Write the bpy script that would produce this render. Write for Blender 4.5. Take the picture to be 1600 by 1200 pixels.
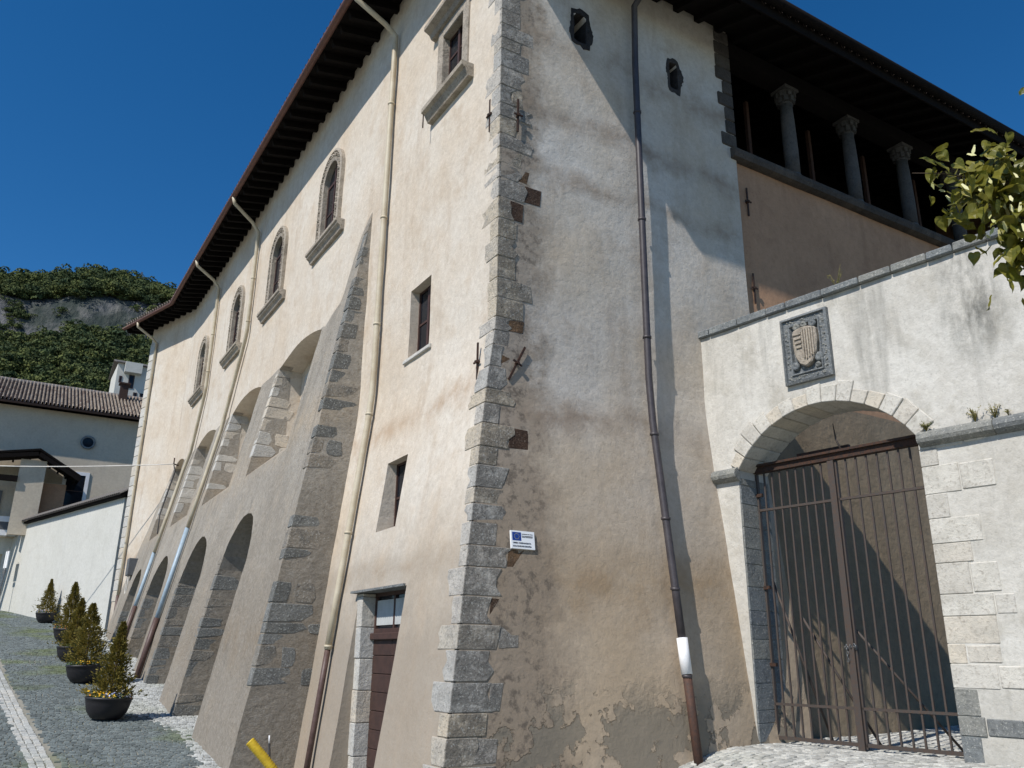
import bpy, bmesh, math, random
import numpy as np
from mathutils import Vector, Matrix, noise as mnoise
random.seed(7); rng = np.random.default_rng(7)
for o in list(bpy.data.objects): bpy.data.objects.remove(o)
scene = bpy.context.scene
COL = scene.collection
R = math.radians
# ------------------------------------------------------------------ camera
# world: corner of the palace = origin, +Y along the street facade, +X along the gate side, z = 0 at eye height
CAM = Vector((-5.46, -9.55, 0.0)); PITCH, ROLL, AZ, FPX = R(18.1), R(0.6), R(30.95), 1294.0
h = Vector((math.sin(AZ), math.cos(AZ), 0))
fwd = h * math.cos(PITCH) + Vector((0, 0, math.sin(PITCH)))
rgt = Vector((math.cos(AZ), -math.sin(AZ), 0)); upv = rgt.cross(fwd)
r2 = rgt * math.cos(ROLL) + upv * math.sin(ROLL); u2 = -rgt * math.sin(ROLL) + upv * math.cos(ROLL)
cd = bpy.data.cameras.new('camera'); cam = bpy.data.objects.new('camera', cd); COL.objects.link(cam)
cd.sensor_width = 36; cd.lens = 36 * FPX / 1600; cd.clip_end = 3000; cd.clip_start = 0.05
m = Matrix((r2, u2, -fwd)).transposed().to_4x4(); m.translation = CAM; cam.matrix_world = m
scene.camera = cam
scene.render.resolution_x, scene.render.resolution_y = 1024, 768
# ------------------------------------------------------------------ light
SUN = Vector((3.6, 1.14, -4.07)).normalized()          # the way the light travels
world = bpy.data.worlds.new('World'); scene.world = world; world.use_nodes = True
wn = world.node_tree; wn.nodes.clear()
sky = wn.nodes.new('ShaderNodeTexSky'); sky.sky_type = 'NISHITA'; sky.sun_disc = False
sky.sun_elevation = math.asin(-SUN.z); sky.sun_rotation = math.atan2(-SUN.x, -SUN.y)
sky.altitude = 1500; sky.air_density = 1.0; sky.dust_density = 0.1; sky.ozone_density = 4.0
hs = wn.nodes.new('ShaderNodeHueSaturation'); hs.inputs['Saturation'].default_value = 1.3; hs.inputs['Value'].default_value = 1.0
bg = wn.nodes.new('ShaderNodeBackground'); bg.inputs[1].default_value = 0.108
wo = wn.nodes.new('ShaderNodeOutputWorld')
wn.links.new(sky.outputs[0], hs.inputs['Color']); wn.links.new(hs.outputs[0], bg.inputs[0]); wn.links.new(bg.outputs[0], wo.inputs[0])
sd = bpy.data.lights.new('sun', 'SUN'); sd.energy = 4.4; sd.angle = R(0.53); sd.color = (1.0, 0.955, 0.895)
so = bpy.data.objects.new('sun', sd); COL.objects.link(so); so.rotation_euler = SUN.to_track_quat('-Z', 'Y').to_euler(); so.location = (-20, -10, 30)
scene.view_settings.view_transform = 'Standard'; scene.view_settings.look = 'None'
scene.view_settings.gamma = 1; scene.view_settings.exposure = 0.17; scene.view_settings.use_curve_mapping = False
scene.render.engine = 'CYCLES'
# ------------------------------------------------------------------ helpers
WLOC = {}
def props(o, label=None, cat=None, group=None, kind=None):
    if label: o['label'] = label
    if cat: o['category'] = cat
    if group: o['group'] = group
    if kind: o['kind'] = kind
    return o
def thing(name, loc, label=None, cat=None, group=None, kind=None):
    o = bpy.data.objects.new(name, None); COL.objects.link(o); o.location = loc; o.empty_display_size = .2
    WLOC[o] = Vector(loc); return props(o, label, cat, group, kind)
def link_mesh(name, me, parent=None, origin=None):
    """verts are in world coordinates: recentre them on the mesh's own middle and hang it under parent"""
    n = len(me.vertices); co = np.empty(n * 3, np.float32); me.vertices.foreach_get('co', co); co = co.reshape(-1, 3)
    c = (co.min(0) + co.max(0)) / 2 if origin is None else np.array(origin, np.float32)
    me.vertices.foreach_set('co', (co - c).ravel()); me.update()
    o = bpy.data.objects.new(name, me); COL.objects.link(o); cw = Vector(c.tolist())
    WLOC[o] = cw
    if parent is not None:
        o.parent = parent; o.location = cw - WLOC[parent]
    else: o.location = cw
    return o
class MB:
    def __init__(s): s.v = []; s.f = []; s.sm = []
    def add(s, vs, fs, smooth=False):
        b = len(s.v); s.v += [tuple(p) for p in vs]; s.f += [tuple(i + b for i in f) for f in fs]; s.sm += [smooth] * len(fs); return s
    def hexa(s, p):      # 8 corners: bottom ring 0-3 (ccw from above), top ring 4-7
        return s.add(p, [(3, 2, 1, 0), (4, 5, 6, 7), (0, 1, 5, 4), (1, 2, 6, 5), (2, 3, 7, 6), (3, 0, 4, 7)])
    def box(s, a, b):
        x0, y0, z0 = a; x1, y1, z1 = b
        return s.hexa([(x0, y0, z0), (x1, y0, z0), (x1, y1, z0), (x0, y1, z0), (x0, y0, z1), (x1, y0, z1), (x1, y1, z1), (x0, y1, z1)])
    def obox(s, c, ax, ay, az, hx_, hy_, hz_):
        c = Vector(c); ax, ay, az = Vector(ax), Vector(ay), Vector(az); P = []
        for k in (-1, 1):
            for i, j in ((-1, -1), (1, -1), (1, 1), (-1, 1)): P.append(c + ax * hx_ * i + ay * hy_ * j + az * hz_ * k)
        return s.hexa(P)
    def beam(s, a, b, w, hgt, up=(0, 0, 1)):
        a, b = Vector(a), Vector(b); d = (b - a); L = d.length; d /= L; up = Vector(up)
        sx = d.cross(up).normalized(); u = sx.cross(d)
        return s.obox((a + b) / 2, sx, d, u, w / 2, L / 2, hgt / 2)
    def prism(s, poly, vec):   # poly: list of 3D points, extruded by vec
        n = len(poly); vec = Vector(vec); P = [Vector(p) for p in poly]; Q = [p + vec for p in P]
        nn = Vector((0, 0, 0))
        for i in range(n): nn += P[i].cross(P[(i + 1) % n])
        flip = nn.dot(vec) > 0
        fs = [tuple(range(n))[::-1], tuple(range(n, 2 * n))] + [(i, (i + 1) % n, n + (i + 1) % n, n + i) for i in range(n)]
        if not flip: fs = [f[::-1] for f in fs]
        return s.add(P + Q, fs)
    def tube(s, path, r, n=10, caps=True):
        P = [Vector(p) for p in path]; rr = r if isinstance(r, (list, tuple)) else [r] * len(P)
        vs = []; fs = []; ref = Vector((0, 0, 1))
        for i, p in enumerate(P):
            d = (P[min(i + 1, len(P) - 1)] - P[max(i - 1, 0)]).normalized()
            if abs(d.dot(ref)) > .95: ref = Vector((1, 0, 0)) if abs(d.x) < .9 else Vector((0, 1, 0))
            a = d.cross(ref).normalized(); b = d.cross(a); ref = a.cross(d)
            for k in range(n):
                t = 2 * math.pi * k / n; vs.append(p + (a * math.cos(t) + b * math.sin(t)) * rr[i])
        for i in range(len(P) - 1):
            for k in range(n): fs.append((i * n + k, i * n + (k + 1) % n, (i + 1) * n + (k + 1) % n, (i + 1) * n + k))
        s.add(vs, fs, True)
        if caps:
            b = len(s.v) - len(vs); s.f += [tuple(b + k for k in range(n))[::-1], tuple(b + (len(P) - 1) * n + k for k in range(n))]; s.sm += [False, False]
        return s
    def lathe(s, prof, c, n=20, axis=(0, 0, 1), smooth=True):   # prof [(r, h)]
        c = Vector(c); ax = Vector(axis).normalized(); a = ax.orthogonal().normalized(); b = ax.cross(a); vs = []; fs = []
        for r, hh in prof:
            for k in range(n):
                t = 2 * math.pi * k / n; vs.append(c + ax * hh + (a * math.cos(t) + b * math.sin(t)) * r)
        for i in range(len(prof) - 1):
            for k in range(n): fs.append((i * n + k, i * n + (k + 1) % n, (i + 1) * n + (k + 1) % n, (i + 1) * n + k))
        fs2 = [tuple(range(n))[::-1], tuple(range((len(prof) - 1) * n, len(prof) * n))]
        s.add(vs, fs, smooth); b0 = len(s.v) - len(vs)
        s.f += [tuple(b0 + i for i in f) for f in fs2]; s.sm += [False, False]; return s
    def mesh(s, name, mat):
        me = bpy.data.meshes.new(name); me.from_pydata(s.v, [], s.f); me.materials.append(mat)
        if any(s.sm): me.polygons.foreach_set('use_smooth', s.sm)
        me.update(); return me
    def build(s, name, mat, parent=None, bevel=0, kind=None, recalc=False, label=None):
        me = s.mesh(name, mat)
        if bevel or recalc:
            bm = bmesh.new(); bm.from_mesh(me)
            bmesh.ops.recalc_face_normals(bm, faces=bm.faces)
            if bevel: bmesh.ops.bevel(bm, geom=list(bm.edges), offset=bevel, segments=1, affect='EDGES', profile=.5)
            bm.to_mesh(me); bm.free()
        o = link_mesh(name, me, parent)
        if kind: o['kind'] = kind
        if label: o['label'] = label
        return o
def sstep(a, b, t):
    t = min(1, max(0, (t - a) / (b - a))); return t * t * (3 - 2 * t)
def solid_boolean(base, cutter):
    """base, cutter: MB -> evaluated mesh of base minus cutter"""
    mb = bpy.data.meshes.new('t'); mb.from_pydata(base.v, [], base.f); mc = bpy.data.meshes.new('c'); mc.from_pydata(cutter.v, [], cutter.f)
    for mm in (mb, mc):
        bm = bmesh.new(); bm.from_mesh(mm); bmesh.ops.remove_doubles(bm, verts=bm.verts, dist=1e-5); bmesh.ops.recalc_face_normals(bm, faces=bm.faces); bm.to_mesh(mm); bm.free()
    ob = bpy.data.objects.new('t', mb); oc = bpy.data.objects.new('c', mc); COL.objects.link(ob); COL.objects.link(oc)
    md = ob.modifiers.new('b', 'BOOLEAN'); md.object = oc; md.operation = 'DIFFERENCE'; md.solver = 'EXACT'
    dg = bpy.context.evaluated_depsgraph_get(); dg.update()
    me = bpy.data.meshes.new_from_object(ob.evaluated_get(dg))
    bpy.data.objects.remove(ob); bpy.data.objects.remove(oc)
    return me
def grid_solid(us, vs, front, back):
    """closed solid between front(u,v) and back(u,v)"""
    s = MB(); nu, nv = len(us), len(vs)
    F = [front(u, v) for v in vs for u in us]; B = [back(u, v) for v in vs for u in us]; n = nu * nv
    fs = []
    for j in range(nv - 1):
        for i in range(nu - 1):
            a = j * nu + i; fs.append((a, a + 1, a + nu + 1, a + nu)); fs.append((n + a, n + a + nu, n + a + nu + 1, n + a + 1))
    for i in range(nu - 1):
        fs.append((i, n + i, n + i + 1, i + 1)); t = (nv - 1) * nu + i; fs.append((t, t + 1, n + t + 1, n + t))
    for j in range(nv - 1):
        a = j * nu; fs.append((a, a + nu, n + a + nu, n + a)); b = a + nu - 1; fs.append((b, n + b, n + b + nu, b + nu))
    return s.add(F + B, fs)
def lin(a, b, st):
    n = max(1, int(round((b - a) / st))); return [a + (b - a) * i / n for i in range(n + 1)]
def nz(x, y, z, s=1.0): return mnoise.noise(Vector((x * s, y * s, z * s)))
# ------------------------------------------------------------------ materials
def hexc(r, g, b):   # sRGB 0-255 to linear
    f = lambda c: ((c / 255 + .055) / 1.055) ** 2.4 if c > 10 else c / 255 / 12.92
    return (f(r), f(g), f(b), 1)
class NT:
    def __init__(s, name, rough=.9, spec=.2):
        s.m = bpy.data.materials.new(name); s.m.use_nodes = True; s.t = s.m.node_tree; s.n = s.t.nodes
        s.p = s.n['Principled BSDF']; s.p.inputs['Roughness'].default_value = rough; s.p.inputs['Specular IOR Level'].default_value = spec
        g = s.n.new('ShaderNodeNewGeometry'); s.pos = g.outputs['Position']; s.geo = g
    def noise(s, scale, detail=6, rough=.6, vec=None, stretch=None, w=0, dist=0):
        n = s.n.new('ShaderNodeTexNoise'); n.inputs['Scale'].default_value = scale; n.inputs['Detail'].default_value = detail; n.inputs['Roughness'].default_value = rough; n.inputs['Distortion'].default_value = dist
        mp = s.n.new('ShaderNodeMapping'); mp.inputs['Location'].default_value = (w * 3.1, w * 1.7, w * 2.3)
        if stretch: mp.inputs['Scale'].default_value = stretch
        s.t.links.new(vec or s.pos, mp.inputs[0]); s.t.links.new(mp.outputs[0], n.inputs['Vector']); return n.outputs['Fac']
    def voro(s, scale, feature='F1', out='Distance', stretch=None, rand=1.0):
        n = s.n.new('ShaderNodeTexVoronoi'); n.feature = feature; n.inputs['Scale'].default_value = scale; n.inputs['Randomness'].default_value = rand
        mp = s.n.new('ShaderNodeMapping')
        if stretch: mp.inputs['Scale'].default_value = stretch
        s.t.links.new(s.pos, mp.inputs[0]); s.t.links.new(mp.outputs[0], n.inputs['Vector']); return n.outputs[out]
    def ramp(s, fac, a, b, hi=1.0, lo=0.0):
        n = s.n.new('ShaderNodeMapRange'); n.clamp = True
        n.inputs[1].default_value = a; n.inputs[2].default_value = b; n.inputs[3].default_value = lo; n.inputs[4].default_value = hi
        s.t.links.new(fac, n.inputs[0]); return n.outputs[0]
    def math(s, op, a, b=None):
        n = s.n.new('ShaderNodeMath'); n.operation = op
        for i, x in enumerate((a, b)):
            if x is None: continue
            if isinstance(x, (int, float)): n.inputs[i].default_value = x
            else: s.t.links.new(x, n.inputs[i])
        return n.outputs[0]
    def mix(s, fac, a, b, mode='MIX'):
        n = s.n.new('ShaderNodeMix'); n.data_type = 'RGBA'; n.blend_type = mode
        for i, x in ((0, fac), (6, a), (7, b)):
            if isinstance(x, (int, float)): n.inputs[i].default_value = x
            elif isinstance(x, tuple): n.inputs[i].default_value = x
            else: s.t.links.new(x, n.inputs[i])
        return n.outputs[2]
    def sep(s):
        n = s.n.new('ShaderNodeSeparateXYZ'); s.t.links.new(s.pos, n.inputs[0]); return n.outputs
    def rnd(s):
        n = s.n.new('ShaderNodeObjectInfo'); return n.outputs['Random']
    def island(s): return s.geo.outputs['Random Per Island']
    def color(s, c):
        if isinstance(c, tuple): s.p.inputs['Base Color'].default_value = c
        else: s.t.links.new(c, s.p.inputs['Base Color'])
    def bump(s, hgt, strength=.5, dist=.02):
        n = s.n.new('ShaderNodeBump'); n.inputs['Strength'].default_value = strength; n.inputs['Distance'].default_value = dist
        s.t.links.new(hgt, n.inputs['Height'])
        prev = s.p.inputs['Normal'].links
        if prev: s.t.links.new(prev[0].from_socket, n.inputs['Normal'])
        s.t.links.new(n.outputs[0], s.p.inputs['Normal']); return s
MAT = {}
def plaster(key, c1, c2, c3, damp=None, soot=None, bump=.5, streak=None, peel=None, bands=None, blot=None, rough=False, edge=0):
    k = NT(key, .95, .1)
    big = k.noise(.45, 4, .6, w=1); mid = k.noise(1.7, 6, .65, w=2); fine = k.noise(9, 8, .7, w=3); grain = k.noise(60, 4, .7, w=4)
    c = k.mix(k.ramp(big, .35, .65), c1, c2)
    c = k.mix(k.ramp(mid, .5, .75, .7), c, c3)
    xyz = k.sep()
    if bands:          # old lift lines: horizontal stains at given heights
        for zb, wb, cb, amt in bands:
            wob = k.math('MULTIPLY', k.math('SUBTRACT', k.noise(.9, 5, .6, w=zb), .5), .9)
            d = k.math('ABSOLUTE', k.math('SUBTRACT', k.math('ADD', xyz[2], wob), zb))
            c = k.mix(k.math('MULTIPLY', k.ramp(d, 0, wb, 0, amt), k.ramp(mid, .3, .6)), c, cb)
    if damp:           # rising damp, ragged top edge
        zt, amt, cd_ = damp
        wob = k.math('MULTIPLY', k.math('SUBTRACT', mid, .5), 3.0)
        c = k.mix(k.math('MULTIPLY', k.ramp(k.math('ADD', xyz[2], wob), zt, zt - 2.2), amt), c, cd_)
    if streak:
        st = k.noise(2.2, 5, .6, stretch=(1, 1, .12), w=5)
        c = k.mix(k.ramp(st, .55, .75, streak[0]), c, streak[1])
    if blot:           # black algae run-off below the coping
        yb, wb, zb, hb = blot; ln = k.noise(3.0, 7, .7, stretch=(1, 1, .45), w=6)
        my = k.ramp(k.math('ABSOLUTE', k.math('SUBTRACT', xyz[1], yb)), wb, wb * .3); mz = k.ramp(k.math('ABSOLUTE', k.math('SUBTRACT', xyz[2], zb)), hb, hb * .4)
        c = k.mix(k.math('MULTIPLY', k.math('MULTIPLY', my, mz), k.ramp(ln, .4, .6, .8)), c, hexc(78, 80, 76))
        ln2 = k.noise(3.4, 7, .7, stretch=(1, 1, .2), w=9)
        c = k.mix(k.math('MULTIPLY', k.ramp(xyz[2], 3.2, 5.0), k.ramp(ln2, .55, .72, .6)), c, hexc(112, 114, 110))
    if edge:           # grime and patched mortar along the dressed corner
        ne = k.noise(2.4, 7, .7, w=21); d_ = k.math('ADD', xyz[0], k.math('MULTIPLY', k.math('SUBTRACT', ne, .5), 1.5))
        c = k.mix(k.ramp(d_, edge, edge - .5, .75), c, hexc(138, 124, 108))
        c = k.mix(k.math('MULTIPLY', k.ramp(d_, edge - .2, edge - .6), k.ramp(k.noise(7, 6, .7, w=22), .5, .62, .8)), c, hexc(92, 84, 76))
    if rough:
        pit = k.noise(11, 7, .85, w=12); c = k.mix(k.ramp(pit, .52, .64, .55), c, (c3[0] * .32, c3[1] * .32, c3[2] * .32, 1)); c = k.mix(k.ramp(pit, .46, .36, .4), c, hexc(190, 186, 178)); k.bump(pit, .8, .02)
    sp_ = k.noise(26, 5, .8, w=15); c = k.mix(k.ramp(sp_, .55, .66, .35), c, (c3[0] * .5, c3[1] * .5, c3[2] * .5, 1))
    c = k.mix(k.ramp(fine, .35, .7, .3), c, (c3[0] * .55, c3[1] * .55, c3[2] * .55, 1))
    if peel:
        zt, cp = peel
        pn = k.noise(1.5, 8, .62, w=8); pm = k.math('MULTIPLY', k.ramp(pn, .5, .515), k.ramp(k.math('ADD', xyz[2], k.math('MULTIPLY', mid, .8)), zt, zt - .5))
        c = k.mix(k.math('MULTIPLY', pm, .75), c, cp); k.bump(k.math('SUBTRACT', 1.0, pm), .9, .02)
    k.color(c)
    k.bump(k.math('ADD', k.math('MULTIPLY', mid, 1.2), fine), bump, .03); k.bump(grain, bump * .6, .004)
    MAT[key] = k.m; return k.m
plaster('plaster_street', hexc(212, 204, 191), hexc(204, 190, 171), hexc(187, 169, 147), bump=.4, streak=(.4, hexc(174, 156, 136)),
        damp=(2.4, .8, hexc(140, 130, 117)), bands=[(3.7, .3, hexc(172, 146, 120), .7), (1.2, .3, hexc(150, 132, 110), .6)])
plaster('plaster_side', hexc(204, 199, 191), hexc(195, 182, 164), hexc(174, 160, 143), bump=.4, streak=(.4, hexc(156, 138, 118)),
        damp=(3.4, .65, hexc(172, 149, 120)), peel=(.1, hexc(122, 116, 104)), edge=1.0,
        bands=[(8.35, .35, hexc(132, 114, 98), .75), (7.3, .25, hexc(144, 126, 108), .6), (3.3, .4, hexc(126, 108, 92), .7), (.9, .7, hexc(146, 120, 90), .85), (9.9, .35, hexc(142, 124, 106), .6)])
plaster('plaster_loggia', hexc(186, 148, 118), hexc(176, 139, 110), hexc(160, 125, 100), bump=.3, streak=(.4, hexc(126, 98, 80)))
plaster('plaster_gatewall', hexc(212, 209, 201), hexc(194, 190, 181), hexc(170, 164, 151), bump=.5, streak=(.75, hexc(116, 115, 109)), damp=(.2, .5, hexc(146, 146, 138)), blot=(-4.25, .5, 4.6, 1.2))
plaster('plaster_inner', hexc(150, 135, 114), hexc(140, 124, 103), hexc(124, 110, 91), bump=.6, streak=(.4, hexc(108, 95, 79)))
plaster('plaster_white', hexc(202, 201, 194), hexc(197, 196, 188), hexc(188, 186, 177), bump=.2, streak=(.25, hexc(172, 174, 170)))
plaster('plaster_house', hexc(206, 194, 174), hexc(198, 186, 166), hexc(186, 172, 152), bump=.2, streak=(.25, hexc(158, 156, 152)))
plaster('cement_scarp', hexc(164, 158, 148), hexc(146, 140, 130), hexc(172, 160, 143), bump=.9, streak=(.6, hexc(100, 97, 91)), damp=(3.2, .5, hexc(128, 119, 106)), bands=[(4.6, .8, hexc(176, 160, 138), .6), (.2, .7, hexc(134, 116, 92), .6)], rough=True)
def stone(key, cols, lichen=(.5, hexc(208, 206, 196)), dark=hexc(66, 60, 54), bump=.9, side_dark=0):
    k = NT(key, .92, .15)
    r = k.rnd(); mid = k.noise(3.5, 7, .65, w=1); fine = k.noise(22, 7, .75, w=2); spk = k.noise(38, 4, .7, w=5); gr = k.noise(90, 3, .6)
    c = k.mix(k.ramp(r, .25, .5), cols[0], cols[1]); c = k.mix(k.ramp(r, .62, .82), c, cols[2])
    c = k.mix(k.ramp(mid, .45, .7, .75), c, cols[3])
    c = k.mix(k.ramp(fine, .52, .68, .6), c, dark)
    if side_dark:   # darker noise patches on faces turned towards -y
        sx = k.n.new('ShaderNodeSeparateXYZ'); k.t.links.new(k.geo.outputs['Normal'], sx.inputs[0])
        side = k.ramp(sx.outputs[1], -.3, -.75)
        c = k.mix(k.math('MULTIPLY', side, k.ramp(k.noise(5, 8, .75, w=7), .3, .52, side_dark)), c, dark)
    c = k.mix(k.ramp(spk, .57, .64, lichen[0]), c, lichen[1])
    k.color(c); k.bump(k.math('ADD', k.math('MULTIPLY', mid, 2.0), fine), bump, .035); k.bump(gr, .5, .005)
    MAT[key] = k.m; return k.m
stone('stone_corner', [hexc(192, 186, 176), hexc(180, 178, 172), hexc(196, 184, 164), hexc(154, 150, 144)], dark=hexc(64, 60, 55), side_dark=.66, lichen=(.6, hexc(190, 190, 184)))
stone('stone_pier', [hexc(128, 128, 124), hexc(112, 112, 108), hexc(146, 138, 126), hexc(94, 95, 93)], dark=hexc(54, 55, 55), lichen=(.6, hexc(196, 198, 194)))
stone('stone_pale', [hexc(200, 196, 187), hexc(188, 186, 180), hexc(198, 188, 172), hexc(172, 169, 162)], dark=hexc(112, 107, 99), lichen=(.2, hexc(226, 224, 216)), bump=.6)
stone('stone_jamb', [hexc(204, 200, 190), hexc(194, 190, 181), hexc(203, 194, 178), hexc(172, 168, 158)], dark=hexc(118, 108, 95), lichen=(.15, hexc(214, 210, 200)), bump=.5)
stone('stone_grey', [hexc(128, 132, 132), hexc(116, 120, 122), hexc(140, 140, 134), hexc(98, 102, 104)], dark=hexc(62, 64, 64), bump=.7)
stone('stone_frame', [hexc(172, 162, 148), hexc(164, 154, 140), hexc(176, 166, 150), hexc(124, 116, 105)], dark=hexc(66, 60, 54), lichen=(.3, hexc(200, 194, 184)), bump=.8)
stone('stone_column', [hexc(92, 89, 87), hexc(85, 83, 81), hexc(96, 92, 88), hexc(70, 68, 67)], dark=hexc(46, 44, 44), lichen=(.2, hexc(112, 110, 108)), bump=.6)
stone('brick_red', [hexc(98, 76, 62), hexc(90, 72, 60), hexc(134, 108, 82), hexc(74, 60, 52)], dark=hexc(44, 36, 32), lichen=(.35, hexc(150, 138, 124)), side_dark=.6)
stone('stone_soot_shade', [hexc(58, 56, 56), hexc(48, 47, 48), hexc(70, 66, 64), hexc(36, 36, 37)], dark=hexc(24, 24, 25), lichen=(.15, hexc(120, 118, 114)))
stone('stone_dark', [hexc(84, 78, 72), hexc(74, 69, 65), hexc(90, 83, 76), hexc(58, 55, 52)], dark=hexc(46, 43, 42), lichen=(.15, hexc(140, 136, 130)), bump=.6)
stone('cobble_dark', [hexc(112, 120, 119), hexc(102, 110, 111), hexc(120, 126, 120), hexc(90, 98, 98)], dark=hexc(64, 70, 70), lichen=(.4, hexc(166, 172, 170)), bump=.4)
stone('cobble_pale', [hexc(184, 186, 182), hexc(172, 174, 171), hexc(190, 188, 180), hexc(150, 152, 149)], dark=hexc(112, 114, 110), lichen=(.2, hexc(220, 220, 214)), bump=.4)
def simple(key, c, rough=.6, metal=0, spec=.4, var=.25, vs=6, c2=None, bump=.2, bs=40):
    k = NT(key, rough, spec); k.p.inputs['Metallic'].default_value = metal
    n = k.noise(vs, 6, .65, w=2); k.color(k.mix(k.ramp(n, .4, .7, 1), c, c2 or (c[0] * (1 - var), c[1] * (1 - var), c[2] * (1 - var), 1)))
    if bump: k.bump(k.noise(bs, 4, .6), bump, .004)
    MAT[key] = k.m; return k.m
simple('pipe_cream', hexc(192, 182, 160), .55, c2=hexc(172, 158, 132), vs=3, bump=.15)
simple('pipe_blue', hexc(160, 178, 190), .4, c2=hexc(140, 156, 168), bump=.05)
simple('pipe_brown', hexc(92, 72, 66), .5, c2=hexc(74, 56, 50), vs=14)
simple('pipe_purple', hexc(70, 65, 67), .45, c2=hexc(56, 52, 54), vs=8, bump=.1)
simple('pipe_rust', hexc(84, 58, 46), .75, c2=hexc(58, 48, 44), vs=18, bump=.6)
simple('white_paint', hexc(232, 232, 232), .45, var=.06, bump=.05)
simple('copper_gutter', hexc(108, 76, 66), .55, c2=hexc(88, 64, 58), metal=.2)
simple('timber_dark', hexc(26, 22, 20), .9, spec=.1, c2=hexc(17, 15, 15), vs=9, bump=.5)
simple('timber_post', hexc(74, 52, 42), .8)
simple('timber_door', hexc(68, 48, 41), .65, c2=hexc(54, 39, 34), vs=7, bump=.3)
simple('timber_frame', hexc(74, 52, 45), .6, c2=hexc(58, 42, 37), vs=8)
simple('iron', hexc(76, 71, 68), .7, metal=.3, c2=hexc(86, 70, 60), vs=22, bump=.5)
simple('iron_dark', hexc(52, 44, 40), .7, metal=.3, c2=hexc(86, 56, 40), vs=25, bump=.5)
simple('steel_grey', hexc(120, 122, 124), .45, metal=.7)
simple('black_rubber', hexc(34, 34, 36), .6)
simple('yellow_plastic', hexc(206, 176, 46), .5, c2=hexc(176, 144, 36), vs=14)
simple('bowl_black', hexc(40, 38, 40), .5, var=.2)
simple('soil', hexc(70, 54, 42), .95)
simple('interior', hexc(26, 24, 23), .9)
simple('curtain', hexc(178, 180, 178), .8, var=.15)
simple('cable_black', hexc(40, 40, 42), .5)
simple('cable_white', hexc(220, 216, 208), .5)
simple('junction_grey', hexc(96, 98, 100), .5)
simple('plaque_white', hexc(236, 238, 240), .35, var=.04, bump=0)
simple('plaque_blue', hexc(22, 62, 140), .35, var=.1, bump=0)
simple('plaque_ink', hexc(30, 34, 48), .5, var=.05, bump=0)
simple('plaque_yellow', hexc(210, 200, 110), .4, bump=0)
simple('moss', hexc(104, 104, 46), .95, c2=hexc(80, 88, 40))
simple('bark', hexc(92, 78, 64), .9, c2=hexc(66, 56, 48), vs=12, bump=.8)
def tiles_mat(key, cs):
    k = NT(key, .9, .15); i = k.island(); n = k.noise(14, 5, .6)
    c = k.mix(k.ramp(i, .2, .5), cs[0], cs[1]); c = k.mix(k.ramp(i, .7, .9), c, cs[2]); c = k.mix(k.ramp(n, .5, .7, .6), c, cs[3]); k.color(c); k.bump(n, .4, .01); MAT[key] = k.m
tiles_mat('roof_tile_dark', [hexc(62, 54, 50), hexc(72, 62, 56), hexc(54, 46, 42), hexc(44, 42, 40)])
tiles_mat('roof_tile_grey', [hexc(96, 94, 92), hexc(108, 104, 100), hexc(86, 82, 80), hexc(70, 70, 70)])
tiles_mat('roof_tile', [hexc(140, 128, 116), hexc(160, 148, 134), hexc(118, 102, 92), hexc(90, 86, 82)])
def leaf_mat(key, cs, trans=.35, rough=.5, spec=.3):
    k = NT(key, rough, spec); i = k.island(); 
    c = k.mix(k.ramp(i, .1, .5), cs[0], cs[1]); c = k.mix(k.ramp(i, .6, .95), c, cs[2]); k.color(c)
    if trans:
        tr = k.n.new('ShaderNodeBsdfTranslucent'); k.t.links.new(c, tr.inputs[0]); mx = k.n.new('ShaderNodeMixShader'); mx.inputs[0].default_value = trans
        out = k.n['Material Output']; k.t.links.new(k.p.outputs[0], mx.inputs[1]); k.t.links.new(tr.outputs[0], mx.inputs[2]); k.t.links.new(mx.outputs[0], out.inputs[0])
    MAT[key] = k.m
leaf_mat('conifer', [hexc(112, 104, 48), hexc(140, 124, 58), hexc(84, 84, 42)], .25, .7)
leaf_mat('leaf_lime', [hexc(104, 104, 34), hexc(130, 124, 48), hexc(84, 90, 32)], .3, .45, .4)
leaf_mat('bract', [hexc(216, 212, 150), hexc(226, 222, 170), hexc(200, 200, 130)], .3)
k = NT('forest', .8, .1); i_ = k.island(); tn = k.noise(.16, 3, .5); c = k.mix(k.ramp(tn, .38, .62), hexc(52, 66, 46), hexc(96, 102, 58)); c = k.mix(k.ramp(i_, .3, 1, .6), c, hexc(62, 76, 48)); k.color(c); MAT['forest'] = k.m
leaf_mat('flower_yellow', [hexc(236, 186, 40), hexc(240, 200, 60), hexc(226, 150, 50)], .2)
leaf_mat('flower_white', [hexc(226, 228, 236), hexc(200, 206, 230), hexc(170, 180, 220)], .2)
leaf_mat('flower_orange', [hexc(220, 150, 60), hexc(228, 170, 80), hexc(180, 110, 60)], .2)
leaf_mat('pot_leaf', [hexc(60, 82, 40), hexc(74, 92, 48), hexc(50, 70, 40)], .2)
leaf_mat('weed', [hexc(120, 116, 58), hexc(140, 128, 70), hexc(96, 100, 50)], .2)
k = NT('glass', .08, .22); k.color(k.mix(k.noise(2.5, 2, .5), hexc(18, 20, 24), hexc(34, 38, 46))); MAT['glass'] = k.m
k = NT('ground', .95, .1)
n1 = k.noise(.6, 5, .6); n2 = k.noise(12, 6, .7); c = k.mix(k.ramp(n1, .4, .65), hexc(150, 148, 138), hexc(132, 130, 120)); c = k.mix(k.ramp(k.noise(.35, 4, .6, w=7), .5, .64, .8), c, hexc(110, 118, 84)); c = k.mix(k.ramp(n2, .45, .7, .5), c, hexc(104, 102, 96))
k.color(c); k.bump(n2, .5, .02); MAT['ground'] = k.m
k = NT('hill_rock', .95, .1)
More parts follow.
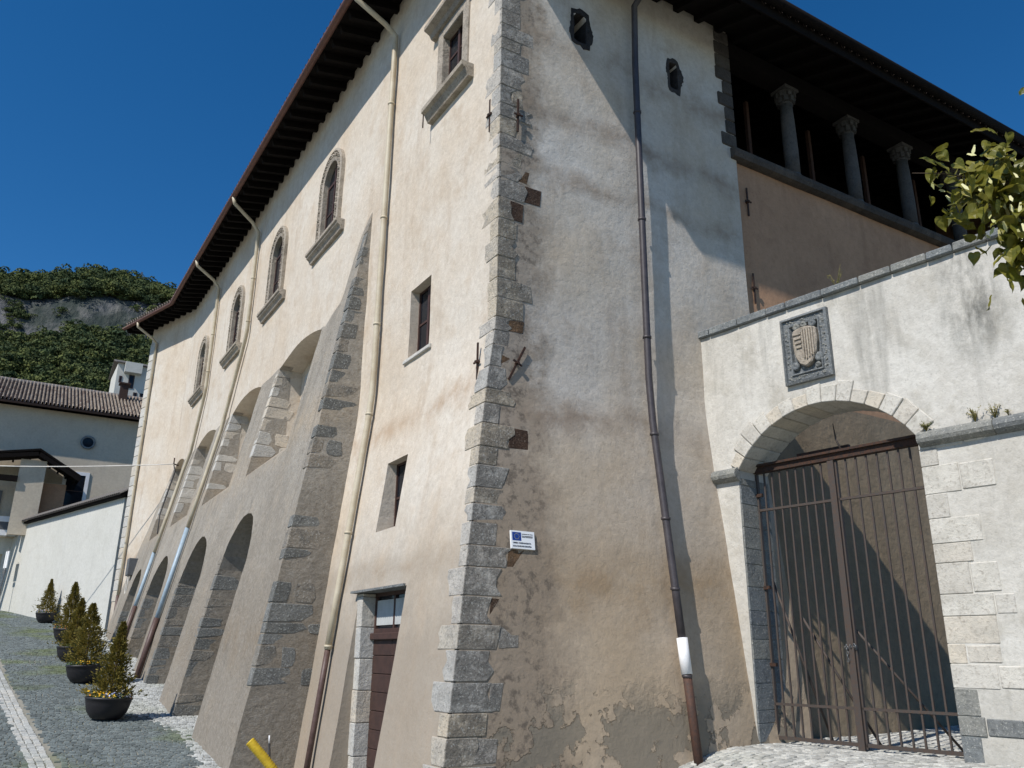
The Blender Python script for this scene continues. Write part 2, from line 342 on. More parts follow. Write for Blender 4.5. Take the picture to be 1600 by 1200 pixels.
n1 = k.noise(.05, 8, .65); n2 = k.noise(.25, 6, .7, stretch=(1, 1, .35)); c = k.mix(k.ramp(n2, .42, .62), hexc(70, 74, 80), hexc(128, 126, 124)); c = k.mix(k.ramp(n1, .42, .58, .8), c, hexc(46, 56, 50)); k.color(c); k.bump(n2, 1, 2.0); MAT['hill_rock'] = k.m
for key in ('cobble_dark', 'cobble_pale'):       # green moss patches and tone drifts over the paving
    t_ = MAT[key].node_tree; P_ = t_.nodes['Principled BSDF']; src = P_.inputs['Base Color'].links[0].from_socket
    ge = t_.nodes.new('ShaderNodeNewGeometry'); no = t_.nodes.new('ShaderNodeTexNoise'); no.inputs['Scale'].default_value = .42; no.inputs['Detail'].default_value = 6; t_.links.new(ge.outputs['Position'], no.inputs['Vector'])
    mr = t_.nodes.new('ShaderNodeMapRange'); mr.inputs[1].default_value = .52; mr.inputs[2].default_value = .68; mr.inputs[4].default_value = .75 if key == 'cobble_dark' else .25; t_.links.new(no.outputs['Fac'], mr.inputs[0])
    mi = t_.nodes.new('ShaderNodeMix'); mi.data_type = 'RGBA'; mi.inputs[7].default_value = hexc(98, 108, 66); t_.links.new(mr.outputs[0], mi.inputs[0]); t_.links.new(src, mi.inputs[6])
    rn = t_.nodes.new('ShaderNodeMapRange'); rn.inputs[3].default_value = .72; rn.inputs[4].default_value = 1.2; t_.links.new(ge.outputs['Random Per Island'], rn.inputs[0])
    mu = t_.nodes.new('ShaderNodeMix'); mu.data_type = 'RGBA'; mu.blend_type = 'MULTIPLY'; mu.inputs[0].default_value = 1; t_.links.new(mi.outputs[2], mu.inputs[6]); t_.links.new(rn.outputs[0], mu.inputs[7]); t_.links.new(mu.outputs[2], P_.inputs['Base Color'])
# ------------------------------------------------------------------ ground
GY = [-80, -10, -2, 6, 11, 16.7, 25, 36, 44, 60, 120, 200]; GZ = [-1.65, -1.65, -1.85, -1.86, -1.42, -.84, .06, 1.1, 1.9, 3.2, 8, 14]
def gz(x, y):
    b = float(np.interp(y, GY, GZ)); return b + .67 * sstep(.2, 3.7, x) * (1 - sstep(.8, 3, y)) + .1 * sstep(6, 11, x) * (1 - sstep(.8, 3, y))
xs = sorted(set(lin(-500, -40, 60) + lin(-40, -9, 4) + lin(-9, 14, .7) + lin(14, 60, 5) + lin(60, 500, 60)))
ys = sorted(set(lin(-300, -30, 40) + lin(-30, -12, 4) + lin(-12, 50, .8) + lin(50, 200, 8)))
s = MB(); s.add([(x, y, gz(x, y)) for y in ys for x in xs], [(j * len(xs) + i, j * len(xs) + i + 1, (j + 1) * len(xs) + i + 1, (j + 1) * len(xs) + i) for j in range(len(ys) - 1) for i in range(len(xs) - 1)], True)
ground = s.build('ground', MAT['ground'], kind='structure'); ground['label'] = 'sloping street ground with pale jointing and mossy patches under the cobbles'
# street cobbles
def stripe_x(y): return -4.28 - .064 * (y - 5)
def cobble(mbk, x, y, lx, ly, hgt=.02, rot=0.):
    z = gz(x, y); sl = (gz(x, y + .1) - gz(x, y - .1)) / .2; slx = (gz(x + .1, y) - gz(x - .1, y)) / .2
    P = []; ca, sa = math.cos(rot), math.sin(rot)
    for sc, hh in ((1.0, -.03), (.97, hgt * .55), (.8, hgt)):
        for dx, dy in ((-1, -1), (1, -1), (1, 1), (-1, 1)):
            a = dx * lx * .5 * sc * (1 + .12 * math.sin(x * 91 + dx * 3 + dy)); b = dy * ly * .5 * sc * (1 + .12 * math.sin(y * 77 + dx + dy * 5))
            ax, ay = a * ca - b * sa, a * sa + b * ca
            P.append((x + ax, y + ay, z + hh + slx * ax + sl * ay))
    mbk.add(P, [(0, 1, 5, 4), (1, 2, 6, 5), (2, 3, 7, 6), (3, 0, 4, 7), (4, 5, 9, 8), (5, 6, 10, 9), (6, 7, 11, 10), (7, 4, 8, 11), (8, 9, 10, 11)])
rr = random.Random(3)
pale_edge = lambda y: float(np.interp(y, [2, 4, 9, 11, 12.5, 15, 17, 20, 50], [-2.35, -2.25, -1.9, -2.2, -2.8, -2.7, -2.1, -1.9, -1.8]))
dk, pl = MB(), MB()
y = 1.0
while y < 46:
    st = .115 if y < 20 else .15; x = -8.5 + rr.uniform(0, .1)
    while x < -1.1 + (0 if y > 30 else 0):
        w = st * rr.uniform(.85, 1.15); d = x - stripe_x(y)
        if abs(d) > .21:
            (pl if x > pale_edge(y) + rr.uniform(-.1, .1) else dk)
            cobble(pl if x > pale_edge(y) + rr.uniform(-.12, .12) else dk, x + w / 2, y + rr.uniform(-.012, .012), w * .84, st * .82, rr.uniform(.014, .03), rr.uniform(-.06, .06))
        x += w
    y += st
ap = MB(); y = -6.4
while y < -.2:
    x = 1.2
    while x < 13:
        w = .115 * rr.uniform(.85, 1.2); cobble(ap, x + w / 2, y + rr.uniform(-.015, .015), w * .86, .1, rr.uniform(.012, .026), rr.uniform(-.15, .15)); x += w
    y += .115
o = dk.build('dark_cobbles', MAT['cobble_dark'], ground, kind='stuff', label='dark grey basalt street cobbles in rows')
o = pl.build('pale_cobbles', MAT['cobble_pale'], ground, kind='stuff', label='pale limestone cobbles along the foot of the scarp')
o = ap.build('apron_cobbles', MAT['cobble_pale'], ground, kind='stuff', label='whitish cobbles before and behind the iron gate')
y = 3.2; ns = 0; sst = MB()
while y < 40:
    for j in range(3):
        x = stripe_x(y) + (j - 1) * .122 + rr.uniform(-.01, .01); st = MB(); L = .115 * rr.uniform(.9, 1.1)
        cobble(st, x, y + j * .04, .112, L, rr.uniform(.016, .028), rr.uniform(-.07, .07))
        if ns < 290: st.build('paving_stone', MAT['cobble_pale'], ground); ns += 1
        else: sst.v and None; cobble(sst, x, y + j * .04, .112, L, .02, rr.uniform(-.07, .07))
    y += .128
sst.build('white_stripe_far', MAT['cobble_pale'], ground, kind='stuff')
# ------------------------------------------------------------------ the palace
PAL = thing('palace', (0, 0, gz(0, 0)), 'old stone palace with cream plaster, buttressed street front, timber eaves and columned loggia', 'building')
def kA(y): return .165 - .055 * min(1, max(0, y) / 4.5)
def xA(y, z):
    t = 4.5 - z; return -kA(y) * (t if t > .5 else (max(0, t + .5)) ** 2 / 2)
def yB(z, x=0):
    t = 3.75 - z; return -.128 * (1 - .14 * sstep(2.8, 4.4, x)) * (t if t > .5 else max(0, t + .5) ** 2 / 2)
ZB = -2.2
# --- street wall (near bay battered, rest plumb) with window openings
KY = 27.2; FX, FY = -1.15, 31.2                       # the wall bends outwards at KY
zt = lambda y: 13.55 + .043 * y                        # wall top under the eaves
Wc = [8.35, 13.0, 17.9, 23.45]                         # arched windows
us = sorted(set(lin(0.0, 5.6, .2) + lin(5.6, KY, .6))); vs = lin(ZB, 13.2, .2) + [99]
def frontA(y, z):
    zz = zt(y) if z == 99 else z
    yy = y + yB(zz) + .06 if y == 0 else y
    x = xA(y, zz) if y < 5.7 else 0.0
    amp = .014
    return (x + amp * nz(0.3, yy, zz, .9) + .005 * nz(3, yy, zz, 3.1), yy, zz)
def backA(y, z): zz = zt(y) if z == 99 else z; return (.75, y + .12, zz)
base = grid_solid(us, vs, frontA, backA)
NIC = [(8.2, 11.65), (13.45, 16.9), (19.2, 22.3), (24.75, 27.0)]
LOW = [(8.75, 11.3), (13.4, 16.35), (19.2, 22.3), (25.2, 27.6)]
def arch_poly(y0, y1, zb, zs, rise, x, n=12):
    c, hw = (y0 + y1) / 2, (y1 - y0) / 2; rad = (hw * hw + rise * rise) / (2 * rise); a = math.asin(min(1, hw / rad)) if rise <= hw else math.pi - math.asin(hw / rad)
    pts = [(x, y0, zb), (x, y1, zb)]
    for i in range(n + 1):
        t = a - 2 * a * i / n; pts.append((x, c + rad * math.sin(t), zs + rise - rad + rad * math.cos(t)))
    return pts
cut = MB()
WIN2 = (2.28, 3.12, 4.92, 6.2); WIN3 = (2.45, 3.3, 1.88, 3.05); DOOR = (1.52, 3.55, -3, .92); TOPW = (1.32, 2.15, 9.62, 11.05)
for y0, y1, z0, z1 in (WIN2, WIN3, DOOR, TOPW): cut.box((-2.5, y0, z0), (2.0, y1, z1))
for c in Wc: cut.prism(arch_poly(c - .52, c + .52, 9.62, 11.25, .5, -1), (3, 0, 0))
def niche_cut(mb, y0, y1, e=0.0):
    P = arch_poly(y0 + e, y1 - e, 0, 7.2 - e, .24, 0, 10)
    def sh(p, x): return (x, p[1], (4.75 + e + .92 * x) if p[2] == 0 else p[2])
    A = [sh(p, -1.7) for p in P]; B = [sh(p, .62) for p in P]; n = len(P)
    mb.add(A + B, [tuple(range(n)), tuple(range(n, 2 * n))[::-1]] + [(i, n + i, n + (i + 1) % n, (i + 1) % n) for i in range(n)])
for a, b in NIC: niche_cut(cut, a, b)
me = solid_boolean(base, cut); me.materials.clear(); me.materials.append(MAT['plaster_street'])
wallA = link_mesh('street_wall', me, PAL)
# --- end piece of the street wall that bends outwards
d = Vector((FX, FY - KY, 0)).normalized(); nrm = Vector((-d.y, d.x, 0))   # towards the street
Lk = Vector((FX, FY - KY, 0)).length
def kp(t, z, out=0): return Vector((0, KY, 0)) + d * t + nrm * out + Vector((0, 0, z))
s = grid_solid(lin(-.02, Lk, .4), lin(-1, 14.7, .4), lambda t, z: tuple(kp(t, z, .01 + .012 * nz(t, 5, z))), lambda t, z: tuple(kp(t, z, -.7)))
s.build('bent_wall', MAT['plaster_street'], PAL, recalc=True)
for i in range(26):      # dressed corner stones at its far end
    z = 2.0 + i * .46; L = rr.choice((.45, .7)) * rr.uniform(.85, 1.15); s = MB()
    a = [kp(Lk - L, z, -.1), kp(Lk + .03, z, -.1), kp(Lk + .03, z, .035), kp(Lk - L, z, .035)]
    s.hexa([tuple(p) for p in a] + [tuple(p + Vector((0, 0, .44))) for p in a]); s.build('corner_stone', MAT['stone_pale'], PAL, bevel=.02, recalc=True)
# --- scarp with buttress piers, niches above and blind arches below
def xS(y, z):
    w = min(1, max(0, (y - 5.39) / 2.6))
    return (-.165 * max(0, 8.94 - z)) * (1 - w) + (-.195 * max(-.02, 7.25 - z)) * w
SZ = lambda y: 8.94 - 1.7 * sstep(5.39, 6.6, y)
us = sorted(set(lin(5.39, 8.2, .2) + lin(8.2, 30.3, .45))); vs = lin(0, 1, 1 / 44)
def frS(y, v):
    z = ZB + (SZ(y) - ZB) * v; x = xS(y, z) - (.0 if v < 1 else 0)
    return (min(x, .02) + .022 * nz(1, y, z, 1.1) + .012 * nz(7, y, z, 3.0), y + (.012 * nz(2, 1, z, 2) if y < 5.4 else 0), z)
def bkS(y, v): return (.3, y, ZB + (SZ(y) - ZB) * v)
base = grid_solid(us, vs, frS, bkS)
cut = MB()
for a, b in NIC: niche_cut(cut, a, b, .01)
me = solid_boolean(base, cut)
b2 = MB(); b2.v = [tuple(v.co) for v in me.vertices]; b2.f = [tuple(p.vertices) for p in me.polygons]
cut = MB()
for a, b in LOW: cut.prism(arch_poly(a, b, -3, 1.85, 1.2, -3), (2.95, 0, 0))
me = solid_boolean(b2, cut); me.materials.clear(); me.materials.append(MAT['cement_scarp'])
scarp = link_mesh('scarp', me, PAL)
# --- side wall towards the gate
us = sorted(set(lin(0, 5.2, .2))); vs = lin(ZB, 13.6, .2)
def frB(x, z):
    xx = x + xA(0, z) + .03 if x == 0 else x
    return (xx, yB(z, xx) + .016 * nz(xx, 4, z, .8) + .006 * nz(xx, 9, z, 2.7), z)
base = grid_solid(us, vs, frB, lambda x, z: (x + (.3 if x == 0 else 0), .7, z)); cut = MB()
def loophole(x0, x1, z0, z1):
    xc = (x0 + x1) / 2; pts = [(x0, -1, z0), (x1, -1, z0), (x1, -1, z1 - .12), (xc + .06, -1, z1), (xc - .06, -1, z1), (x0, -1, z1 - .12)]
    cut.prism(pts, (0, 2.2, 0))
loophole(1.43, 1.72, 10.08, 10.72); loophole(3.6, 3.82, 9.98, 10.62)
me = solid_boolean(base, cut); me.materials.clear(); me.materials.append(MAT['plaster_side'])
link_mesh('side_wall', me, PAL)
for (x0, x1, z0, z1) in ((1.36, 1.9, 10.0, 10.85), (3.53, 3.98, 9.9, 10.76)):
    lo = (1.43, 1.72, 10.08, 10.72) if x0 < 2 else (3.6, 3.82, 9.98, 10.62)
    xc, zc_ = (lo[0] + lo[1]) / 2, (lo[2] + lo[3]) / 2; NR = 40; inn, in2, mid_, out_ = [], [], [], []
    for q in range(NR):      # broken sooty edge, one ragged ring; dark lining and cap imitate the slot's shade
        t = q / NR * 2 * math.pi; ct, st_ = math.cos(t), math.sin(t); rx, rz_ = (lo[1] - lo[0]) / 2, (lo[3] - lo[2]) / 2
        f = 1 / max(abs(ct) / rx, abs(st_) / rz_); f = min(f, .98 * math.hypot(rx, rz_) * .93)
        inn.append((xc + ct * (f - .02), .5, zc_ + st_ * (f - .02))); in2.append((xc + ct * (f - .02), -.008, zc_ + st_ * (f - .02))); g2 = f + .015 + .01 * math.sin(5 * t + x0) + rr.uniform(0, .01); g3 = f + .06 + .02 * math.sin(3 * t + 2 * x0) + rr.uniform(0, .03) + (.05 if ct > 0 else 0)
        mid_.append((xc + ct * g2, -.012, zc_ + st_ * g2)); out_.append((xc + ct * g3, -.006 + yB(zc_) * 0, zc_ + st_ * g3 * .95))
    back_ = [(a, .1, c) for a, b, c in out_]; s = MB(); s.add(inn + in2 + mid_ + out_ + back_, [(k_ * NR + i, k_ * NR + (i + 1) % NR, (k_ + 1) * NR + (i + 1) % NR, (k_ + 1) * NR + i) for k_ in range(4) for i in range(NR)] + [tuple(range(NR))]); s.build('loophole_edge', MAT['stone_soot_shade'], PAL, recalc=True)
    MB().box((lo[0] - .1, .58, lo[2] - .1), (lo[1] + .1, .62, lo[3] + .1)).build('loophole_back', MAT['interior'], PAL)
# wall below the loggia (brown plaster, slightly set back) and inner court wall
s = grid_solid(lin(5.18, 18, .4), lin(ZB, 9.0, .3), lambda x, z: (x, .07 + yB(z) * .35 + .016 * nz(x, 4, z, .8), z), lambda x, z: (x, .7, z))
me = s.mesh('loggia_wall', MAT['plaster_loggia']); me.materials.append(MAT['plaster_inner'])
bm = bmesh.new(); bm.from_mesh(me); bmesh.ops.recalc_face_normals(bm, faces=bm.faces)
for f in bm.faces: f.material_index = 1 if f.calc_center_median().z < 4.6 else 0
bm.to_mesh(me); bm.free(); link_mesh('loggia_wall', me, PAL)
for i in range(24):   # moulded parapet cap, block by block
    x = 5.06 + i * .54; s = MB()
    s.prism([(x, -.1, 9.02), (x, -.13, 9.1), (x, -.13, 9.18), (x, -.05, 9.22), (x, .5, 9.22), (x, .5, 9.0), (x, -.02, 9.0)], (.535, 0, 0)); s.build('parapet_stone', MAT['stone_dark'], PAL, recalc=True)
for i in range(9):    # jamb stones of the loggia opening
    z = 9.25 + i * .3; L = rr.uniform(.2, .42); s = MB(); s.box((5.22 - L, -.03, z), (5.235, .72, z + .285)); s.build('loggia_jamb_stone', MAT['stone_dark'], PAL, bevel=.02)
# loggia: columns, posts, floor, back wall, ceiling
for i, x in enumerate((7.07, 9.05, 10.98, 12.95, 14.9, 16.8)):
    s = MB(); s.lathe([(.2, 0), (.2, .06), (.17, .08), (.19, .12), (.15, .17), (.15, .2)], (x, .2, 9.2), 18); colo = s.build('column', MAT['stone_column'], PAL)
    MB().lathe([(.145, 0), (.15, .6), (.14, 1.3), (.125, 1.72)], (x, .2, 9.38), 20).build('shaft', MAT['stone_column'], colo)
    s = MB(); s.lathe([(.125, 0), (.14, .02), (.125, .05), (.135, .14), (.17, .26), (.2, .32)], (x, .2, 11.08), 16)
    for q in range(16):
        t = q / 8 * 2 * math.pi + (.39 if q > 7 else 0); hh = 11.18 if q < 8 else 11.29; r_ = .16 if q < 8 else .19
        s.obox((x + math.cos(t) * r_, .2 + math.sin(t) * r_, hh), (math.cos(t), math.sin(t), 0), (-math.sin(t), math.cos(t), 0), (0, 0, 1), .03, .04, .06)
    s.box((x - .2, 0, 11.38), (x + .2, .4, 11.45)); s.build('capital', MAT['stone_column'], colo)
    MB().box((x - .42, .9, 9.2), (x - .34, .98, 11.5)).build('loggia_post', MAT['timber_post'], PAL)
MB().box((5.22, 0.02, 11.45), (18, .38, 11.8)).build('loggia_beam', MAT['timber_dark'], PAL)
MB().box((5.18, .7, 8.8), (18, 4.0, 9.05)).build('loggia_floor', MAT['interior'], PAL)
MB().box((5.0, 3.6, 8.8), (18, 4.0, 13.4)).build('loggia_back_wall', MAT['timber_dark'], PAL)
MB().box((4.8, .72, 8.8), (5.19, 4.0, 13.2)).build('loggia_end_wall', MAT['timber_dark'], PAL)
MB().box((18, 0.05, -2), (18.4, 4.0, 13.2)).build('loggia_far_wall', MAT['plaster_loggia'], PAL)
# loggia roof: rafters, boards, tiles, left end slanting outwards
pz = lambda y: 12.08 + .36 * y
def roofslab(mb, x0a, x0b, x1, ya, yb, off, th):
    mb.hexa([(x0a, ya, pz(ya) + off - th), (x1, ya, pz(ya) + off - th), (x1, yb, pz(yb) + off - th), (x0b, yb, pz(yb) + off - th), (x0a, ya, pz(ya) + off), (x1, ya, pz(ya) + off), (x1, yb, pz(yb) + off), (x0b, yb, pz(yb) + off)])
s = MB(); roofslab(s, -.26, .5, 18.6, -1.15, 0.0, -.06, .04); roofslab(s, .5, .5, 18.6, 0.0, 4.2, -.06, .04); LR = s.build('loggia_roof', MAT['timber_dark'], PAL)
for i in range(34):
    x = .62 + i * .53; MB().hexa([(x, -1.1, pz(-1.1) - .24), (x + .12, -1.1, pz(-1.1) - .24), (x + .12, 3.7, pz(3.7) - .24), (x, 3.7, pz(3.7) - .24), (x, -1.1, pz(-1.1) - .102), (x + .12, -1.1, pz(-1.1) - .102), (x + .12, 3.7, pz(3.7) - .102), (x, 3.7, pz(3.7) - .102)]).build('rafter', MAT['timber_dark'], LR)
def tiles(mb, P0, du, dv, nu, nv, w, L):
    """barrel tiles: P0 eave start, du along eave (unit), dv up the slope (unit)"""
    du, dv = Vector(du).normalized(), Vector(dv).normalized(); n = du.cross(dv).normalized(); P0 = Vector(P0)
    if n.z < 0: n = -n
    for j in range(nv):
        for i in range(nu):
            for up in (0, 1):
                c = P0 + du * (i + .5 * up) * w + dv * (j * L) + n * (.035 * j * 0 + .02); vs = []
                for t, rad, lift in ((0, .5, .03 if up else .02), (1, .42, .0)):
                    for a in range(5):
                        th = math.pi * a / 4; vs.append(c + du * math.cos(th) * w * rad * .62 + n * (math.sin(th) * w * .42 * (1 if up else -1) + (0.06 if up else .06) + lift) + dv * (t * L * 1.12))
                mb.add(vs, [(a, a + 1, a + 6, a + 5) for a in range(4)], True)
s = MB(); tiles(s, (-.2, -1.2, pz(-1.2) - .02), (1, 0, 0), (0, 1, .36), 84, 6, .225, .42); s.build('roof_tiles', MAT['roof_tile_dark'], LR, kind='stuff')
MB().box((-.2, -1.185, pz(-1.17) - .22), (18.6, -1.152, pz(-1.17) + .09)).build('fascia_board', MAT['timber_dark'], LR)
gl = MB(); zg = pz(-1.2) + .075; gl.tube([(-.2, -1.3, zg), (18.6, -1.3, zg)], .1, 12); gl.build('loggia_gutter', MAT['timber_dark'], LR)
# --- main roof over the street wall
OV = 1.02; pit = .2
rz = lambda x, y: zt(y) + .02 + pit * x * (1 if x < 3.2 else 0) + (pit * (6.4 - x) if x >= 3.2 else 0)
def knk(y, x):      # eave positions follow the bend
    if y <= KY: return (x, y)
    t = (y - KY); p = Vector((0, KY, 0)) + d * t - nrm * x; q = (p.x, p.y); return q
yst = lin(-.28, KY - .3, .9) + [KY + .1] + lin(KY + .6, KY + Lk + .9, .9)
def pt(x, y, off): 
    a, b = knk(y, x); return (a, b, rz(x, min(y, KY)) + (0.02 * max(0, y - KY)) + off)
MR = None
s = MB()
for a, b in zip(yst[:-1], yst[1:]):
    for x0, x1 in ((-OV, 3.2), (3.2, 6.9)):
        s.hexa([pt(x0, a, .0), pt(x1, a, .0), pt(x1, b, .0), pt(x0, b, .0), pt(x0, a, .04), pt(x1, a, .04), pt(x1, b, .04), pt(x0, b, .04)])
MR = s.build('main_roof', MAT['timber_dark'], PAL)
y = .1
while y < KY + Lk + .7:
    f = MB(); a0, a1 = y, y + .13
    f.hexa([pt(-OV + .12, a0, -.2), pt(.5, a0, -.2), pt(.5, a1, -.2), pt(-OV + .12, a1, -.2), pt(-OV + .04, a0, -.004), pt(.5, a0, -.004), pt(.5, a1, -.004), pt(-OV + .04, a1, -.004)])
    f.build('rafter', MAT['timber_dark'], MR); y += .56
s = MB()
P_ = Vector(pt(-OV - .06, -.28, .05)); Q_ = Vector(pt(-OV - .06, KY, .05)); L_ = (Q_ - P_).length
tiles(s, P_, Q_ - P_, (1, 0, pit), int(L_ / .23), 4, .23, .44)
P_ = Vector(pt(-OV - .06, KY + .05, .05)); Q2_ = Vector(pt(-OV - .06, KY + Lk + .8, .05)); tiles(s, P_, Q2_ - P_, -nrm + Vector((0, 0, pit)), int((Q2_ - P_).length / .23), 4, .23, .44)
s.build('eave_tiles', MAT['roof_tile'], MR, kind='stuff')
# gutter: half round copper trough
def gutter(mb, pts, r):
    n = 8; vs = []; fs = []
    for p, out in pts:
        p = Vector(p); out = Vector(out)
        for rad, sgn in ((r, 1), (r - .012, -1)):
            rng_ = range(n + 1) if sgn > 0 else range(n, -1, -1)
            for a in rng_:
                th = math.pi * a / n; vs.append(p + out * math.cos(th) * rad - Vector((0, 0, 1)) * math.sin(th) * rad)
    m_ = 2 * (n + 1)
    for i in range(len(pts) - 1):
        for a in range(m_): fs.append((i * m_ + a, i * m_ + (a + 1) % m_, (i + 1) * m_ + (a + 1) % m_, (i + 1) * m_ + a))
    fs.append(tuple(range(m_))); fs.append(tuple((len(pts) - 1) * m_ + a for a in range(m_))[::-1]); mb.add(vs, fs, True)
gp = []
for yy in lin(-.2, KY + .05, 3) + lin(KY + .3, KY + Lk + .8, 1.5):
    a = Vector(pt(-OV - .07, yy, .02)); gp.append((a, (-1, 0, 0) if yy < KY + .2 else nrm))
s = MB(); gutter(s, gp, .085); GUT = s.build('gutter', MAT['copper_gutter'], MR)
# closing walls of the block (back, far gable, near gable) so that it stands as a house
MB().box((6.1, 4.05, ZB), (6.4, KY, 14.2)).build('back_wall', MAT['plaster_house'], PAL)
MB().box((.76, .75, 13.0), (6.1, .95, 14.1)).build('gable_wall', MAT['plaster_side'], PAL)
fg = MB(); fg.hexa([tuple(kp(Lk - .05, -1, -.6)), tuple(kp(Lk - .05, -1, -.6) + Vector((7, 1.5, 0))), tuple(kp(Lk - .05, -1, -.6) + Vector((7, 1.9, 0))), tuple(kp(Lk - .05, -1, -.6) + Vector((0, .04, 0))), tuple(kp(Lk - .05, 14.6, -.6)), tuple(kp(Lk - .05, 14.6, -.6) + Vector((7, 1.5, 0))), tuple(kp(Lk - .05, 14.6, -.6) + Vector((7, 1.9, 0))), tuple(kp(Lk - .05, 14.6, -.6) + Vector((0, .04, 0)))]); fg.build('far_gable_wall', MAT['plaster_house'], PAL, recalc=True)
for zf in (3.3, 8.9): MB().box((.76, .75, zf), (6.1, KY, zf + .2)).build('floor_slab', MAT['interior'], PAL)
# --- corner quoins: A length on the street, B length on the side wall, from the ground up
rq = random.Random(11); z = -1.75; idx = 0; QC = []
Bl = [.62, .8, .56, .52, .62, .64, .74, .5, .62, .85, .5, .7, .6, .46, .32, .6, .3, .5, .32, .22, .34, .3, .5, .52, .42, .4, .36, .26, .62, .4, .5, .72, .45, .62, .35, .62, .55, .5, .42, .5, .4, .55, .35]
Al = [.35, .55, .42, .25, .55, .3, .6, .3, .5, .22, .5, .2, .45, .25, .6, .5, .35, .6, .4, .25, .45, .62, .3, .35, .5, .42, .3, .55, .25, .5, .55, .3, .4, .52, .3, .58, .34, .5, .4, .6, .35, .5, .3]
while z < 13.2:
    hh = rq.uniform(.21, .36); z1 = z + hh - .012; a, b = Al[idx % len(Al)] * .85, Bl[idx % len(Bl)] * rq.uniform(.7, .95)
    QC.append((z, z1, b))
    if rq.random() < .8:
        def ring(zz, ja, jb, e):
            xc, yc = xA(0, zz), yB(zz); ya = yc + a + ja
            return [(xc - e, yc - e, zz), (xc + b + jb, yc - e, zz), (xc + b + jb, yc + .1, zz), (xc + .12, yc + .12, zz), (xA(ya, zz) + .1, ya, zz), (xA(ya, zz) - e, ya, zz)]
        e = rq.uniform(.004, .011); s = MB()
        nrg = 4; RG = []
        for t_ in range(nrg): ej = e + rq.uniform(-.004, .004); RG += ring(z + (z1 - z) * t_ / (nrg - 1), rq.uniform(-.07, .06), rq.uniform(-.09, .06), ej)
        s.add(RG, [(5, 4, 3, 2, 1, 0), tuple(range(6 * nrg - 6, 6 * nrg))] + [(r_ * 6 + i, r_ * 6 + (i + 1) % 6, r_ * 6 + 6 + (i + 1) % 6, r_ * 6 + 6 + i) for r_ in range(nrg - 1) for i in range(6)])
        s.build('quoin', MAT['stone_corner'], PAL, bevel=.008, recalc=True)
    else:
        xc = lambda zz: xA(0, zz)
        e = .006; s = MB()
        def ring2(zz): return [(xA(0, zz) - e, yB(zz) - e, zz), (xA(0, zz) + b, yB(zz) - e, zz), (xA(0, zz) + b, yB(zz) + .1, zz), (xA(0, zz) + .12, yB(zz) + .12, zz), (xA(0, zz) + .1, yB(zz) + .24, zz), (xA(0, zz) - e, yB(zz) + .24, zz)]
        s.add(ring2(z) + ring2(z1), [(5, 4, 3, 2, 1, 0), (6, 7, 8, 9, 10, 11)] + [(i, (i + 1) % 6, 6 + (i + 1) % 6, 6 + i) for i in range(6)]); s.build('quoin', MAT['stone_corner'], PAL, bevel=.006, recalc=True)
    z += hh; idx += 1
def slab_poly(o_, ux, uz, un, w, hgt, th, rnd_, seed=0):
    """irregular rubble stone set in a face: o_ lower corner, ux/uz in-plane axes, un outward"""
    q = random.Random(seed); pts = []
    for fx, fz in ((.06, 0), (.5, -.03), (.94, .02), (1.0, .3), (1.0, .75), (.92, 1.0), (.5, 1.03), (.08, .97), (0, .7), (.0, .25)):
        pts.append(Vector(o_) + Vector(ux) * (fx + q.uniform(-rnd_, rnd_)) * w + Vector(uz) * (fz + q.uniform(-rnd_, rnd_)) * hgt - Vector(un) * .05)
    return MB().prism(pts, Vector(un) * (.05 + th))
# rubble and brick patches where the side wall lost its plaster
def side_stone(x, z, w, hgt, mat, th=.012, seed=0, name='wall_stone'):
    zc = z + hgt / 2; un = Vector((0, -1, -.12 if z < 3.7 else 0)).normalized(); uz = Vector((0, -.128 * -1 if z < 3.5 else 0, 1)).normalized()
    slab_poly((x, yB(z) - .002, z), (1, 0, 0), uz, un, w, hgt, th, .05, seed).build(name, mat, PAL, bevel=.007, recalc=True)
NB = [(7.0, .22, 'brick_red'), (6.7, .34, 'brick_red'), (6.35, .26, 'brick_red'), (6.05, .14, 'stone_corner'), (5.1, .26, 'stone_corner'), (4.5, .27, 'brick_red'), (4.15, .22, 'brick_red'), (2.75, .3, 'brick_red'), (1.05, .42, 'brick_red'), (.62, .28, 'brick_red'), (.3, .26, 'stone_corner'), (-.4, .2, 'stone_corner'), (-1.05, .34, 'stone_corner'), (8.6, .2, 'stone_corner'), (9.7, .3, 'stone_corner'), (10.9, .24, 'stone_corner')]
for zt0, w, mt in NB:      # rubble and brick beyond the quoins where the plaster has gone
    z0_, z1_, bx_ = min(QC, key=lambda c: abs((c[0] + c[1]) / 2 - zt0)); e = .004; P = []
    for zz in (z0_ + .008, z1_ - .004):
        xc = xA(0, zz) + bx_ - .05; wj = w + rq.uniform(-.04, .04)
        P += [(xc, yB(zz) - e, zz), (xc + wj, yB(zz) - e + .002, zz + rq.uniform(-.02, .02)), (xc + wj - .02, yB(zz) + .1, zz), (xc, yB(zz) + .1, zz)]
    MB().hexa(P).build('wall_stone', MAT[mt], PAL, bevel=.012, recalc=True)
